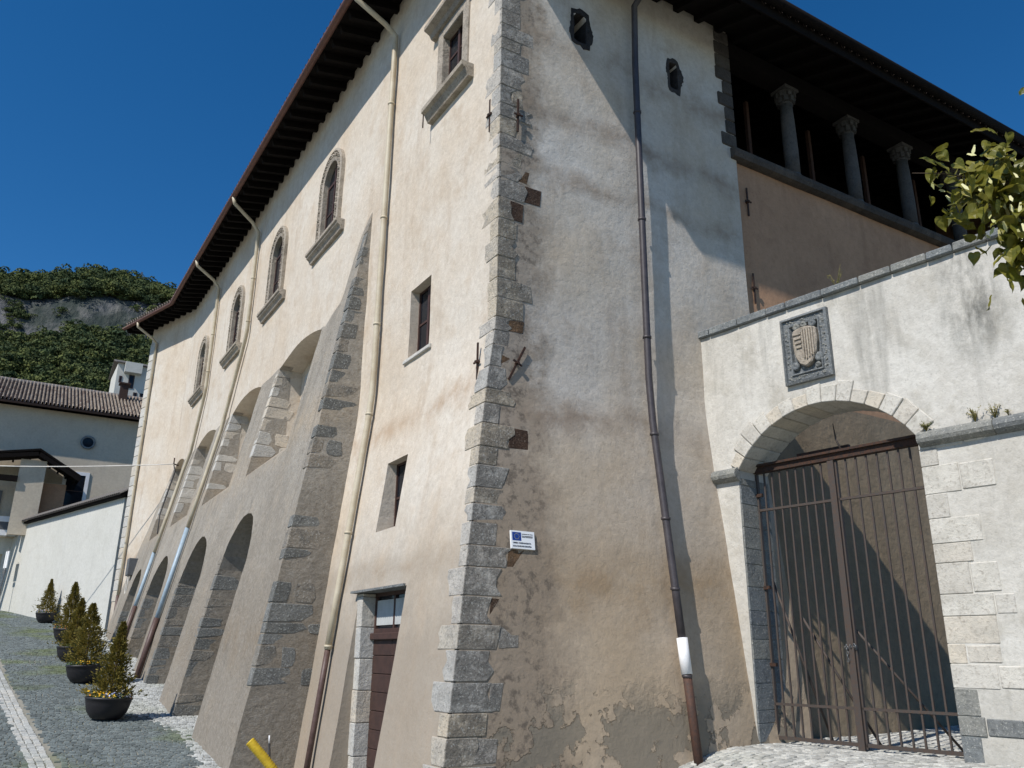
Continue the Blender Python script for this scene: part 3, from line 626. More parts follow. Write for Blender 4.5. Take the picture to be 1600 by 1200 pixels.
# --- stones on the pier sides
def pier_stones(y, zs_lo, zs_hi, xf, cnt, seed, depth=.9, mat='stone_pier', xmax=.55):
    q = random.Random(seed); z = zs_lo; n = 0
    while z < zs_hi:
        hh = q.uniform(.18, .38); w = q.uniform(.22, depth); x0 = xf(z + hh / 2)
        if q.random() < .78:
            e = q.uniform(.003, .012); w = min(w, xmax - x0)
            pts = [(x0 + w, y - e, z), (x0 + w * q.uniform(.92, 1.05), y - e, z + hh * .9), (x0 + .02, y - e, z + hh * .93)]
            s = MB(); xa, xb = xf(z) - e, xf(z + hh) - e
            A = [(xa, y - e, z), (xa + w * q.uniform(.7, 1), y - e + .008, z + q.uniform(-.02, .05)), (xa + w * q.uniform(.95, 1.1), y - e + .008, z + hh * q.uniform(.35, .65)), (xb + w * q.uniform(.65, 1.0), y - e + .004, z + hh * q.uniform(.85, .97)), (xb, y - e, z + hh * .95)]
            B = [(a_, y + q.uniform(.1, .12), c_) for a_, b_, c_ in A]
            B[0] = (xa, y + .25, z); B[4] = (xb, y + .25, z + hh * .95)
            s.add(A + B, [(0, 1, 2, 3, 4), (9, 8, 7, 6, 5)] + [(i, 5 + i, 5 + (i + 1) % 5, (i + 1) % 5) for i in range(5)]); s.build('pier_stone', MAT[mat], PAL, bevel=.012, recalc=True)
            if q.random() < .3 and x0 + w + .4 < xmax:
                slab_poly((x0 + w + .04, y + .0, z), (1, 0, 0), (0, 0, 1), (0, -1, 0), q.uniform(.22, .4), hh * .9, .006, .06, n).build('pier_stone', MAT[mat], PAL, bevel=.01, recalc=True)
        z += hh; n += 1
pier_stones(5.39, -1.4, 8.5, lambda z: -.165 * (8.94 - z), 0, 5, .85, xmax=-.02)
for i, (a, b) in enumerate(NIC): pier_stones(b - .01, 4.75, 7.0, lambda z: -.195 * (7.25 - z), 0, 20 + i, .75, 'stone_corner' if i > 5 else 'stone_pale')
for i, (a, b) in enumerate(LOW): pier_stones(b, gz(-1.5, b), 2.0, lambda z: -.195 * (7.25 - z), 0, 40 + i, .8)
MB().box((.0, 8.6, -2), (.02, 28, 3.4)).build('arch_back_wall', MAT['cement_scarp'], PAL)
# niche window in the first bay
nw = MB(); nw.box((.57, 10.1, 5.75), (.64, 11.2, 5.87)); nw.box((.57, 10.1, 6.9), (.64, 11.2, 7.0)); nw.box((.57, 10.1, 5.87), (.64, 10.2, 6.9)); nw.box((.57, 11.1, 5.87), (.64, 11.2, 6.9)); w_ = nw.build('niche_window', MAT['stone_pale'], PAL)
MB().box((.585, 10.2, 5.87), (.6, 11.1, 6.9)).build('pane', MAT['glass'], w_)
# --- windows of the street wall
def casement(parent, y0, y1, z0, z1, x, mul=True, bars=2, frame='timber_frame'):
    s = MB(); t = .055
    s.box((x, y0, z0), (x + .06, y0 + t, z1)); s.box((x, y1 - t, z0), (x + .06, y1, z1)); s.box((x, y0 + t, z0), (x + .06, y1 - t, z0 + t)); s.box((x, y0 + t, z1 - t), (x + .06, y1 - t, z1))
    c = (y0 + y1) / 2; s.box((x - .01, c - .035, z0 + t), (x + .05, c + .035, z1 - t))
    for i in range(1, bars + 1):
        z = z0 + (z1 - z0) * i / (bars + 1); s.box((x + .01, y0 + t, z - .018), (x + .045, c - .035, z + .018)); s.box((x + .01, c + .035, z - .018), (x + .045, y1 - t, z + .018))
    f = s.build('window', MAT[frame], parent)
    for a, b in ((y0 + t, c - .035), (c + .035, y1 - t)):
        for i in range(bars + 1):
            za = z0 + (z1 - z0) * i / (bars + 1); zb = z0 + (z1 - z0) * (i + 1) / (bars + 1); MB().box((x + .025, a, za + .018), (x + .033, b, zb - .018)).build('pane', MAT['glass'], f)
    MB().box((x + .34, y0 - .15, z0 - .15), (x + .36, y1 + .15, z1 + .15)).build('dark_room', MAT['interior'], f)
    return f
casement(PAL, WIN2[0] - .02, WIN2[1] + .02, WIN2[2] - .02, WIN2[3] + .02, .17, bars=1)
casement(PAL, WIN3[0] - .02, WIN3[1] + .02, WIN3[2] - .02, WIN3[3] + .02, -.02, bars=1)
for (y0, y1, z0, z1), xo in ((WIN2, 0), (WIN3, -.28)):
    MB().hexa([(xo - .05, y0 - .12, z0 - .1), (.28, y0 - .12, z0 - .1), (.28, y1 + .12, z0 - .1), (xo - .05, y1 + .12, z0 - .1), (xo - .04, y0 - .12, z0 - .02), (.28, y0 - .12, z0 + .01), (.28, y1 + .12, z0 + .01), (xo - .04, y1 + .12, z0 - .02)]).build('window_sill', MAT['stone_pale'], PAL, bevel=.012)
# top window: moulded surround, cornice, sill
y0, y1, z0, z1 = TOPW; tw = casement(PAL, y0 - .02, y1 + .02, z0 - .02, z1 + .02, .1, bars=2)
s = MB(); fw = .19
s.box((-.05, y0 - fw, z0), (.2, y0 + .012, z1 + fw)); s.box((-.05, y1 - .012, z0), (.2, y1 + fw, z1 + fw)); s.box((-.053, y0 + .012, z1 - .012), (.197, y1 - .012, z1 + fw - .003)); s.build('surround', MAT['stone_frame'], tw, bevel=.015)
s = MB(); s.prism([(0, y0 - fw - .22, z1 + fw), (-.1, y0 - fw - .22, z1 + fw + .02), (-.14, y0 - fw - .22, z1 + fw + .1), (-.26, y0 - fw - .22, z1 + fw + .16), (-.26, y0 - fw - .22, z1 + fw + .24), (.05, y0 - fw - .22, z1 + fw + .3), (.05, y0 - fw - .22, z1 + fw)], (0, y1 - y0 + 2 * fw + .44, 0)); s.build('cornice', MAT['stone_frame'], tw, recalc=True)
s = MB(); s.prism([(.1, y0 - fw - .2, z0), (-.24, y0 - fw - .2, z0), (-.24, y0 - fw - .2, z0 - .09), (-.17, y0 - fw - .2, z0 - .12), (-.1, y0 - fw - .2, z0 - .26), (.1, y0 - fw - .2, z0 - .26)], (0, y1 - y0 + 2 * fw + .4, 0)); s.build('sill', MAT['stone_frame'], tw, recalc=True)
MB().tube([(-.2, y1 + fw + .18, z0 - .12), (-.2, y1 + fw + .18, z0 - .4)], .012, 6).build('drip_rod', MAT['iron_dark'], tw)
# arched windows with carved surrounds
def arched_window(c):
    z0, zs = 9.62, 11.25
    def arch_pts(hw, rise, n=14): return [(c + hw * math.cos(math.pi * i / n), zs + (rise) * math.sin(math.pi * i / n)) for i in range(n + 1)]
    inner = [(c + .505, z0)] + arch_pts(.505, .485) + [(c - .505, z0)]; outer = [(c + .82, z0)] + arch_pts(.82, .8) + [(c - .82, z0)]
    mid1 = [(c + .6, z0)] + arch_pts(.6, .58) + [(c - .6, z0)]; mid2 = [(c + .75, z0)] + arch_pts(.75, .73) + [(c - .75, z0)]
    rings = [(inner, .16), (inner, -.08), (mid1, -.1), (mid1, .0), (mid2, .0), (mid2, -.11), (outer, -.09), (outer, .05)]
    vs = []; n = len(inner)
    for pl_, x in rings: vs += [(x, p[0], p[1]) for p in pl_]
    s = MB(); s.add(vs, [(k * n + i, k * n + i + 1, (k + 1) * n + i + 1, (k + 1) * n + i) for k in range(len(rings) - 1) for i in range(n - 1)])
    f = s.build('arched_window', MAT['stone_frame'], PAL, recalc=False)
    s = MB(); q = random.Random(int(c * 10))      # carved leaf scrolls
    path = [(c + .675, z0 + .06 * i) for i in range(28)]; path += [(c + .675 * math.cos(math.pi * i / 34), zs + .655 * math.sin(math.pi * i / 34)) for i in range(35)]; path += [(c - .675, zs - .06 * i) for i in range(28)]
    for k_, (py_, pz_) in enumerate(path):
        for u in range(1 + k_ % 2):
            a = q.uniform(0, 6.28); r_ = q.uniform(.024, .04); oy, oz = py_ + q.choice((-.045, 0, .045)) + q.uniform(-.012, .012), pz_ + q.uniform(-.02, .02)
            s.lathe([(r_ * .8, -.02), (r_, .06), (r_ * .8, .085 + r_ * .5), (r_ * .25, .1 + r_ * .8)], (-.0, oy, oz), 6, (-1, .3 * math.cos(a), .3 * math.sin(a)))
    s.build('carving', MAT['stone_frame'], f, kind='stuff')
    s = MB(); a, b = c - 1.14, c + 1.14
    s.prism([(.1, a, z0), (-.22, a, z0), (-.22, a, z0 - .07), (-.18, a, z0 - .09), (-.18, a, z0 - .13), (-.12, a, z0 - .17), (-.08, a, z0 - .26), (.1, a, z0 - .26)], (0, 2.28, 0)); s.build('sill', MAT['stone_frame'], f, recalc=True)
    s = MB(); x = .035
    for k_ in (-.52, -.03, .46): s.box((x, c + k_, z0), (x + .06, c + k_ + .06, zs + (.48 if k_ == -.03 else .0)))
    s.box((x, c - .46, z0), (x + .06, c - .03, z0 + .07)); s.box((x, c + .03, z0), (x + .06, c + .46, z0 + .07)); s.box((x + .005, c - .52, zs - .04), (x + .055, c + .52, zs + .03)); s.box((x + .01, c - .46, z0 + .78), (x + .05, c + .46, z0 + .82))
    s.build('sash', MAT['timber_frame'], f)
    for a, b in ((c - .46, c - .03), (c + .03, c + .46)): MB().box((x + .025, a, z0 + .07), (x + .033, b, zs - .04)).build('pane', MAT['glass'], f)
    MB().prism([(x + .025, p[0], p[1]) for p in arch_pts(.53, .51)], (.008, 0, 0)).build('pane', MAT['glass'], f)
    MB().box((.62, c - .9, z0 - .2), (.64, c + .9, 12)).build('dark_room', MAT['interior'], f)
for c in Wc: arched_window(c)
# double door with fanlight, set plumb inside the battered wall
ya_, yb_, _, z1 = DOOR; y0, y1 = 1.7, 3.36; xd = -.24; zd = gz(-1, 3); ymid = 2.6
s = MB(); s.box((xd, y0 - .02, .3), (xd + .1, y0 + .07, z1 + .02)); s.box((xd, y1 - .07, .3), (xd + .1, y1 + .04, z1 + .02)); s.box((xd, y0 + .07, .3), (xd + .1, y1 - .07, .37)); s.box((xd, y0 + .07, z1 - .06), (xd + .1, y1 - .07, z1 + .02)); s.box((xd + .01, ymid - .03, .37), (xd + .09, ymid + .03, z1 - .06))
DR = s.build('door', MAT['timber_frame'], PAL)
MB().box((xd - .06, y0, .2), (xd + .12, y1, .3)).build('transom_bar', MAT['timber_frame'], DR, bevel=.01)
for a, b in ((y0 + .07, ymid - .03), (ymid + .03, y1 - .07)):
    MB().box((xd + .04, a, .37), (xd + .05, b, z1 - .06)).build('pane', MAT['glass'], DR)
    s = MB(); ncr = 18
    for i in range(ncr):
        ya, yb = a + (b - a) * i / ncr, a + (b - a) * (i + 1) / ncr; s.add([(xd + .015 + .012 * (i % 2), ya, .42), (xd + .015 + .012 * ((i + 1) % 2), yb, .42), (xd + .015 + .012 * ((i + 1) % 2), yb, .8), (xd + .015 + .012 * (i % 2), ya, .8)], [(0, 1, 2, 3)])
    s.build('curtain', MAT['curtain'], DR)
for a, b in ((y0 + .01, ymid - .006), (ymid + .006, y1 - .01)):
    z = zd - .05
    while z < .18:
        MB().box((xd + .005, a, z), (xd + .06, b, min(z + .262, .2))).build('door_panel', MAT['timber_door'], DR, bevel=.008); z += .268
MB().box((xd + .065, y0 - .02, zd - .2), (xd + .09, y1 + .02, .25)).build('door_back', MAT['timber_dark'], DR)
MB().box((xd + .3, ya_ - .1, zd - .2), (xd + .32, yb_ + .1, z1 + .1)).build('dark_room', MAT['interior'], DR)
MB().box((-.555, ya_ + .05, z1 - .004), (.1, yb_ + .12, z1 + .03)).build('door_lintel', MAT['stone_grey'], PAL)
for ja, jb_ in ((y1 - .01, yb_ + .03), (ya_ - .03, y0 + .01)):      # upright jambs, block by block
    z = zd - .1
    while z < z1 - .02:
        zb = min(z + .47, z1 - .006); MB().box((-.46 + .008 * math.sin(z * 9), ja, z), (xd + .06, jb_, zb - .006)).build('door_jamb_stone', MAT['stone_pale'], PAL, bevel=.01); z += .47
# ------------------------------------------------------------------ rain pipes
def pipe(segs, r, brackets, name='downpipe'):
    """segs: list of (material, points); first one is the part, the rest its sub-parts"""
    s = MB().tube(segs[0][1], r, 12); p = s.build(name, MAT[segs[0][0]], PAL)
    for mt, pts, rad in segs[1:]: MB().tube(pts, rad, 12).build('pipe_length', MAT[mt], p)
    for b, ax in brackets: MB().lathe([(r + .012, -.02), (r + .012, .02)], b, 12, ax).build('pipe_clip', MAT[segs[0][0]], p)
wz = lambda yy, z: Vector((xA(yy, z) if yy < 5.4 else (0 if z > 7.25 else xS(yy, z)), yy, z))
off = .1
def wp(yy, z): p = wz(yy, z); return (p.x - off, p.y, p.z)
gut = lambda yy: Vector(pt(-OV - .07, yy, -.05))
g_ = gut(4.45); Y1 = 4.45
pts = [tuple(g_), (g_.x + .05, Y1, g_.z - .2), (-.35, Y1, g_.z - .55), (-off, Y1, g_.z - .75), (-off, Y1, 12.3), (-off, Y1, 8), (-off, Y1, 5)] + [wp(Y1, z) for z in (4.6, 4.0, 3, 2, 1, .05)]
pipe([('pipe_cream', pts), ('pipe_brown', [wp(Y1, z) for z in (.06, -.6, -1.1, -1.95)], .05)], .06, [((wp(Y1, z)), (.1, 0, 1)) for z in (11, 8.3, 6, 4.2, 2, .1)])
Y2 = 15.75; g_ = gut(Y2 - .4)
pts = [tuple(g_), (g_.x + .05, Y2 - .4, g_.z - .2), (-.35, Y2 - .1, g_.z - .55), (-off, Y2, g_.z - .8), (-off, Y2, 12), (-off, Y2, 9.7), (-off, Y2 + .15, 9.4), (-off - .02, 17.3, 7.5)] + [wp(17.45, z) for z in (6.8, 5, 3.6)]
pipe([('pipe_cream', pts), ('pipe_blue', [wp(17.47, z) for z in (3.6, 2, .9)], .07), ('pipe_brown', [wp(17.47, z) for z in (.92, 0, -.95)], .085)], .06, [(wp(Y2, z), (0, 0, 1)) for z in (11.5, 10)])
Y3 = 21.6; g_ = gut(Y3 - .3)
pts = [tuple(g_), (g_.x + .05, Y3 - .3, g_.z - .2), (-.35, Y3 - .1, g_.z - .55), (-off, Y3, g_.z - .8), (-off, Y3, 12), (-off, Y3, 9.4), (-off, Y3 + .1, 9.15), (-off - .02, 22.9, 7.2)] + [wp(23.2, z) for z in (6.5, 5, 3.4)]
pipe([('pipe_cream', pts), ('pipe_blue', [wp(23.25, z) for z in (3.4, 2, 1.5)], .065), ('pipe_brown', [wp(23.25, z) for z in (1.5, .6, -.3)], .08)], .06, [(wp(Y3, z), (0, 0, 1)) for z in (11.5, 10)])
tf = Lk - .75; g_ = gut(KY + tf)
pts = [tuple(g_), tuple(g_ + Vector((0.02, 0, -.2))), tuple(kp(tf, g_.z - .55, .35)), tuple(kp(tf, g_.z - .75, .1))] + [tuple(kp(tf, z, .1)) for z in (11, 8, 6, 4, 2.2)]
pipe([('pipe_cream', pts), ('pipe_brown', [tuple(kp(tf, z, .1)) for z in (2.25, 1.2, .5)], .07)], .06, [(kp(tf, z, .1), (0, 0, 1)) for z in (10, 7)])
# side-wall pipe: dark, battered foot, white sleeve, rusty iron foot
XP = 2.66; sp = lambda z: (XP + .012 * (4 - z) * 0, yB(z) - .155, z)
pts = [(XP + .05, -.8, 11.62), (XP + .05, -.5, 11.5), (XP + .04, -.155, 11.3), sp(10), sp(8), sp(5), sp(4.1), sp(3.4), sp(2), sp(1), sp(.22)]
pipe([('pipe_purple', pts), ('white_paint', [sp(.24), sp(-.23)], .077), ('pipe_rust', [sp(-.22), sp(-.7), (sp(-1.3)[0] + .01, sp(-1.3)[1] - .01, -1.5)], .062)], .058, [(sp(z), (0, -.1, 1)) for z in (9.0, 6.9, 4.8, 3.2, 1.9, .9, -.25)])
# ------------------------------------------------------------------ ironwork on the walls
def tie(p, n, lean=0, name='wall_tie', par=PAL, L=.3):
    p, n = Vector(p), Vector(n); s = MB(); up = Vector((lean, 0, 1)).normalized() if abs(n.y) > .5 else Vector((0, lean, 1)).normalized()
    s.beam(p + n * .028 - up * L, p + n * .028 + up * L, .032, .02, n); s.beam(p - n * .03, p + n * .07, .04, .04, up); sd_ = n.cross(up); s.beam(p + n * .045 - sd_ * .08, p + n * .045 + sd_ * .08, .025, .02, n); s.build(name, MAT['iron_dark'], par)
tie((.02, .32, 8.2), (-1, 0, 0)); tie((xA(.35, 4.0), .35, 4.0), (-1, 0, 0)); tie((.3, -.015, 8.1), (0, -1, 0)); tie((.32, yB(3.95) - .01, 3.95), (0, -1, 0), .5); tie((5.45, .06, 8.2), (0, -1, 0)); tie((5.42, .06, 6.4), (0, -1, 0))
# ------------------------------------------------------------------ plaque
def text_mesh(txt, size, loc, ax, up, mat, name, parent, bold=0.0):
    cu = bpy.data.curves.new('t', 'FONT'); cu.body = txt; cu.size = size; cu.extrude = .0008; cu.offset = bold
    o = bpy.data.objects.new('t', cu); COL.objects.link(o); dg = bpy.context.evaluated_depsgraph_get(); dg.update()
    me = bpy.data.meshes.new_from_object(o.evaluated_get(dg)); bpy.data.objects.remove(o)
    ax, up = Vector(ax), Vector(up); n = ax.cross(up); M3 = Matrix((ax, up, n)).transposed().to_4x4(); M3.translation = Vector(loc); me.transform(M3)
    me.materials.clear(); me.materials.append(mat); return link_mesh(name, me, parent)
zc = 1.3; px0, px1 = .08, .44; up = Vector((0, .127, 1)).normalized(); nP = Vector((0, -1, .127)).normalized()
pO = Vector((px0, yB(zc) - .03, zc)); PLQ = thing('plaque', pO, 'small white plaque with blue starred flag and two printed lines on the side wall', 'sign')
def pq(u, v, o=0): return pO + Vector((u, 0, 0)) + up * v + nP * o
W_, H_ = .36, .235
s = MB(); s.hexa([tuple(pq(0, 0, 0)), tuple(pq(W_, 0, 0)), tuple(pq(W_, 0, -.035)), tuple(pq(0, 0, -.035)), tuple(pq(0, H_, 0)), tuple(pq(W_, H_, 0)), tuple(pq(W_, H_, -.035)), tuple(pq(0, H_, -.035))]); s.build('board', MAT['plaque_white'], PLQ, recalc=True)
s = MB(); s.hexa([tuple(pq(.02, .105, .0015)), tuple(pq(.155, .105, .0015)), tuple(pq(.155, .105, -.002)), tuple(pq(.02, .105, -.002)), tuple(pq(.02, .215, .0015)), tuple(pq(.155, .215, .0015)), tuple(pq(.155, .215, -.002)), tuple(pq(.02, .215, -.002))]); fl = s.build('flag', MAT['plaque_blue'], PLQ, recalc=True)
s = MB()
for i in range(12):
    t = i * math.pi / 6; c = pq(.0875 + .036 * math.cos(t), .16 + .036 * math.sin(t), .003); s.add([tuple(c + Vector((math.cos(a), 0, 0)) * (.0065 if j % 2 == 0 else .003) + up * math.sin(a) * (.0065 if j % 2 == 0 else .003)) for j, a in enumerate([math.pi / 2 + q * math.pi / 5 for q in range(10)])], [tuple(range(10))])
s.build('stars', MAT['plaque_yellow'], fl)
text_mesh('OPERA COFINANZIATA', .026, pq(.025, .066, .001), (1, 0, 0), up, MAT['plaque_ink'], 'lettering', PLQ, .0009)
text_mesh("DALL'UNIONE EUROPEA", .0255, pq(.025, .025, .001), (1, 0, 0), up, MAT['plaque_ink'], 'lettering', PLQ, .0009)
s = MB()
for v, segs in ((.19, ((.165, .255), (.26, .285), (.29, .335))), (.165, ((.165, .2), (.205, .335))), (.15, ((.17, .22), (.225, .33)))):
    for a, b in segs: s.hexa([tuple(pq(a, v, .001)), tuple(pq(b, v, .001)), tuple(pq(b, v, -.002)), tuple(pq(a, v, -.002)), tuple(pq(a, v + .009, .001)), tuple(pq(b, v + .009, .001)), tuple(pq(b, v + .009, -.002)), tuple(pq(a, v + .009, -.002))])
s.build('small_print', MAT['plaque_ink'], PLQ, recalc=True)
text_mesh('G', .11, (xA(.12, 2.72) - .008, .2, 2.68), (0, -1, .0), Vector((.165, 0, 1)).normalized(), MAT['stone_dark'], 'mason_mark', PAL)
# ------------------------------------------------------------------ gateway wall
GA = R(8.14); GT = Vector((math.sin(GA), -math.cos(GA), 0)); GN = Vector((math.cos(GA), math.sin(GA), 0))   # along (towards camera), into the court
GO = Vector((3.965, 0, 0))
def gp_(s_, d_, z): p = GO + GT * s_ + GN * d_; return (p.x, p.y, z)
GW = thing('gateway_wall', gp_(2, .35, -1.2), 'weathered cream wall with low arched gateway, stone coping and string course', 'wall')
S0, S1, ZSP, RISE, DT = .55, 3.36, 2.76, .77, .75
hw = (S1 - S0) / 2; sc = (S0 + S1) / 2; RAD = (hw * hw + RISE * RISE) / (2 * RISE); AH = math.asin(hw / RAD); ZC = ZSP + RISE - RAD
us = lin(-.35, 12, .3); vs = lin(ZB, 5.08, .28)
base = grid_solid(us, vs, lambda u, v: gp_(u, -.0 + .016 * nz(u, 8, v, 1) + .007 * nz(u, 2, v, 3), v), lambda u, v: gp_(u, DT, v)); cut = MB()
pl_ = [(S0, -3), (S1, -3)] + [(sc + RAD * math.sin(AH - 2 * AH * i / 18), ZC + RAD * math.cos(AH - 2 * AH * i / 18)) for i in range(19)]
cut.prism([gp_(a, -1, b) for a, b in pl_], GN * 3)
me = solid_boolean(base, cut); me.materials.clear(); me.materials.append(MAT['plaster_gatewall']); link_mesh('wall', me, GW)
def gbox(s0, s1, d0, d1, z0, z1): return [gp_(s0, d0, z0), gp_(s1, d0, z0), gp_(s1, d1, z0), gp_(s0, d1, z0), gp_(s0, d0, z1), gp_(s1, d0, z1), gp_(s1, d1, z1), gp_(s0, d1, z1)]
rg = random.Random(5); s_ = -.3
while s_ < 12:
    L = rg.uniform(.34, .62); o_ = rg.uniform(-.012, .012); MB().hexa(gbox(s_, s_ + L - .012, -.07 + o_, DT + .06, 5.085, 5.2 + o_)).build('coping_stone', MAT['stone_grey'], GW, bevel=.014, recalc=True); s_ += L
nv = 15
for i in range(nv):       # voussoirs, ring only roughly cleared of plaster
    a0 = AH - 2 * AH * i / nv - .004; a1 = AH - 2 * AH * (i + 1) / nv + .004; t = rg.uniform(.15, .3); e = rg.uniform(.012, .024); P = []
    for dd in (-e, DT + .004):
        for a, r_ in ((a0, RAD - .02), (a1, RAD - .02), (a1, RAD + t * rg.uniform(.9, 1.1)), (a0, RAD + t)): P.append(gp_(sc + r_ * math.sin(a), dd, ZC + r_ * math.cos(a)))
    MB().hexa(P).build('voussoir', MAT['stone_jamb'], GW, bevel=.009, recalc=True)
def jamb(s0, zs, seed, sgn, mats):
    q = random.Random(seed); z = -1.35; i = 0
    while z < zs - .05:
        hh = q.uniform(.16, .38); hh = min(hh, zs - z); L = q.uniform(.18, .62); mt = mats[0] if z < -.45 else mats[1]
        sa, sb = (s0 - .015, s0 + L) if sgn > 0 else (max(s0 - L, .12), s0 + .015)
        MB().hexa(gbox(sa, sb, (-.009 - q.uniform(0, .008)) if sgn > 0 else .018, DT + .004, z, z + hh - .006)).build('jamb_stone', MAT[mt], GW, bevel=.007, recalc=True)
        if sgn > 0 and q.random() < .5: MB().hexa(gbox(sb + .015, sb + q.uniform(.2, .45), -.009 - q.uniform(0, .009), .1, z + .01, z + hh - .02)).build('jamb_stone', MAT[mt], GW, bevel=.012, recalc=True)
        z += hh; i += 1
jamb(S1, ZSP - .1, 3, 1, ('stone_grey', 'stone_jamb')); jamb(S0, ZSP - .12, 4, -1, ('stone_grey', 'stone_grey'))
def moulding(s0, s1, name='string_course'):
    pr = [(.02, 2.58), (-.05, 2.6), (-.11, 2.64), (-.13, 2.69), (-.11, 2.75), (-.05, 2.79), (.02, 2.8)]
    MB().prism([gp_(s0, a, b) for a, b in pr], GT * (s1 - s0)).build(name, MAT['stone_grey'], GW, recalc=True)
for a, b in ((S1 + .02, 4.3), (4.31, 5.6), (5.61, 7.0), (7.01, 8.6)): moulding(a, b)
moulding(.12, S0 + .02)
# coat of arms panel
CS, CZ, CW, CH = 1.94, 4.385, .77, 1.05
def gq(u, v, o): return gp_(CS + u, -o, CZ + v)     # o = outwards
s = MB()
ri = [(CW / 2, CH / 2, -.01), (CW / 2, CH / 2, .07), (CW / 2 - .035, CH / 2 - .035, .085), (CW / 2 - .045, CH / 2 - .045, .045), (CW / 2 - .12, CH / 2 - .12, .05), (CW / 2 - .13, CH / 2 - .13, .075), (CW / 2 - .15, CH / 2 - .15, .07), (CW / 2 - .165, CH / 2 - .165, .012)]
vs_ = []
for a, b, o_ in ri: vs_ += [gq(-a, -b, o_), gq(a, -b, o_), gq(a, b, o_), gq(-a, b, o_)]
s.add(vs_, [(k_ * 4 + i, k_ * 4 + (i + 1) % 4, (k_ + 1) * 4 + (i + 1) % 4, (k_ + 1) * 4 + i) for k_ in range(len(ri) - 1) for i in range(4)] + [tuple(range((len(ri) - 1) * 4, len(ri) * 4))])
ARM = s.build('coat_of_arms', MAT['stone_grey'], GW, recalc=True, label='carved grey stone coat of arms above the arch')
s = MB(); q = random.Random(9)
for t in range(150):
    e_ = q.random() * 2 * (CW + CH - .34); a_, b_ = CW - .17, CH - .17
    if e_ < a_: u, v = e_ - a_ / 2, -b_ / 2
    elif e_ < a_ + b_: u, v = a_ / 2, e_ - a_ - b_ / 2
    elif e_ < 2 * a_ + b_: u, v = e_ - a_ - b_ - a_ / 2, b_ / 2
    else: u, v = -a_ / 2, min(b_ / 2, e_ - 2 * a_ - b_ - b_ / 2)
    r_ = q.uniform(.012, .026); s.lathe([(r_, 0), (r_ * .7, r_ * .6), (r_ * .2, r_)], gq(u + q.uniform(-.02, .02), v + q.uniform(-.02, .02), .04), 5, -GN)
s.build('border_carving', MAT['stone_grey'], ARM, kind='stuff')
sh = [(-.17, .27), (-.06, .3), (.06, .3), (.19, .25), (.2, .05), (.17, -.12), (.08, -.26), (0, -.3), (-.09, -.25), (-.16, -.12), (-.18, .05)]
s = MB(); s.prism([gq(u * 1.05, v * 1.05, .0) for u, v in sh], -GN * .1); shd = s.build('shield', MAT['stone_frame'], ARM, bevel=.02, recalc=True)
for i in range(5):
    u = -.01 + i * .04; MB().hexa([gq(u, -.2 + .02 * abs(i - 1), .09), gq(u + .02, -.2 + .02 * abs(i - 1), .09), gq(u + .02, -.2 + .02 * abs(i - 1), .125), gq(u, -.2 + .02 * abs(i - 1), .125), gq(u, .26, .09), gq(u + .02, .26, .09), gq(u + .02, .26, .125), gq(u, .26, .125)]).build('shield_stripe', MAT['stone_frame'], ARM, recalc=True)
for i in range(4): MB().hexa([gq(-.16 + .012 * i, .2 - .07 * i, .09), gq(-.03, .2 - .07 * i, .09), gq(-.03, .2 - .07 * i, .12), gq(-.16 + .012 * i, .2 - .07 * i, .12), gq(-.16 + .012 * i, .235 - .07 * i, .09), gq(-.03, .235 - .07 * i, .09), gq(-.03, .235 - .07 * i, .12), gq(-.16 + .012 * i, .235 - .07 * i, .12)]).build('shield_charge', MAT['stone_frame'], ARM, recalc=True)
for u, v, r_ in ((-.2, -.26, .07), (.2, -.2, .08), (.17, -.32, .05), (-.12, .35, .07), (.14, .34, .07), (0, .36, .06)):
    MB().lathe([(r_, 0), (r_ * .9, .05), (r_ * .5, .075), (r_ * .2, .05)], gq(u, v, .01), 10, -GN).build('scroll', MAT['stone_grey'], ARM)
# ------------------------------------------------------------------ iron gate
GD = .45; gzb = -1.14
GAT = thing('iron_gate', gp_(1.95, GD, gzb), 'tall rusty two-leaf iron bar gate closed with a chain under the arch', 'gate')
def gbar(a, b, w, hgt, name, mat='iron', par=None): return MB().beam(gp_(*a), gp_(*b), w, hgt, GN).build(name, MAT[mat], par or GAT)
zt_ = 2.74; C0, C1, CM = S0 + .02, S1 - .03, 1.87
gbar((C0 - .1, GD, zt_ + .06), (C1 + .12, GD, zt_ + .06), .1, .12, 'lintel_beam', 'iron_dark')
gbar((C0 - .1, GD - .08, zt_ + .12), (C1 + .12, GD - .08, zt_ + .12), .035, .05, 'lintel_flange', 'iron_dark')
for a, b in ((C0, CM - .05), (CM + .05, C1)):
    for z, hh in ((gzb + .05, .045), (gzb + .5, .035), (2.17, .035)): gbar((a, GD, z), (b, GD, z), hh, .05, 'rail')
    gbar((a + .0, GD, gzb), (a + .0, GD, zt_), .04, .05, 'stile'); gbar((b, GD, gzb), (b, GD, zt_), .04, .05, 'stile')
    nb = 8
    for i in range(1, nb + 1):
        u = a + (b - a) * i / (nb + 1); o_ = gbar((u, GD - .005, gzb + .03), (u, GD - .005, zt_), .024, .024, 'bar')
gbar((CM, GD - .05, gzb - .02), (CM, GD - .05, zt_), .095, .03, 'meeting_post')
for z in (2.4, 1.0, -.1): gbar((S0 - .05, GD - .03, z), (S0 + .12, GD - .03, z), .05, .05, 'hinge', 'iron_dark')
for (a, b) in (((CM - .75, GD + .04, .55), (CM - .05, GD + .55, gzb)), ((CM + .02, GD + .05, .4), (CM + .9, GD + .9, gzb - .03)), ((C0 + .1, GD + .05, 1.1), (C0 + .5, GD + .6, gzb))):
    MB().tube([gp_(*a), gp_(*b)], .018, 8).build('brace', MAT['iron'], GAT)
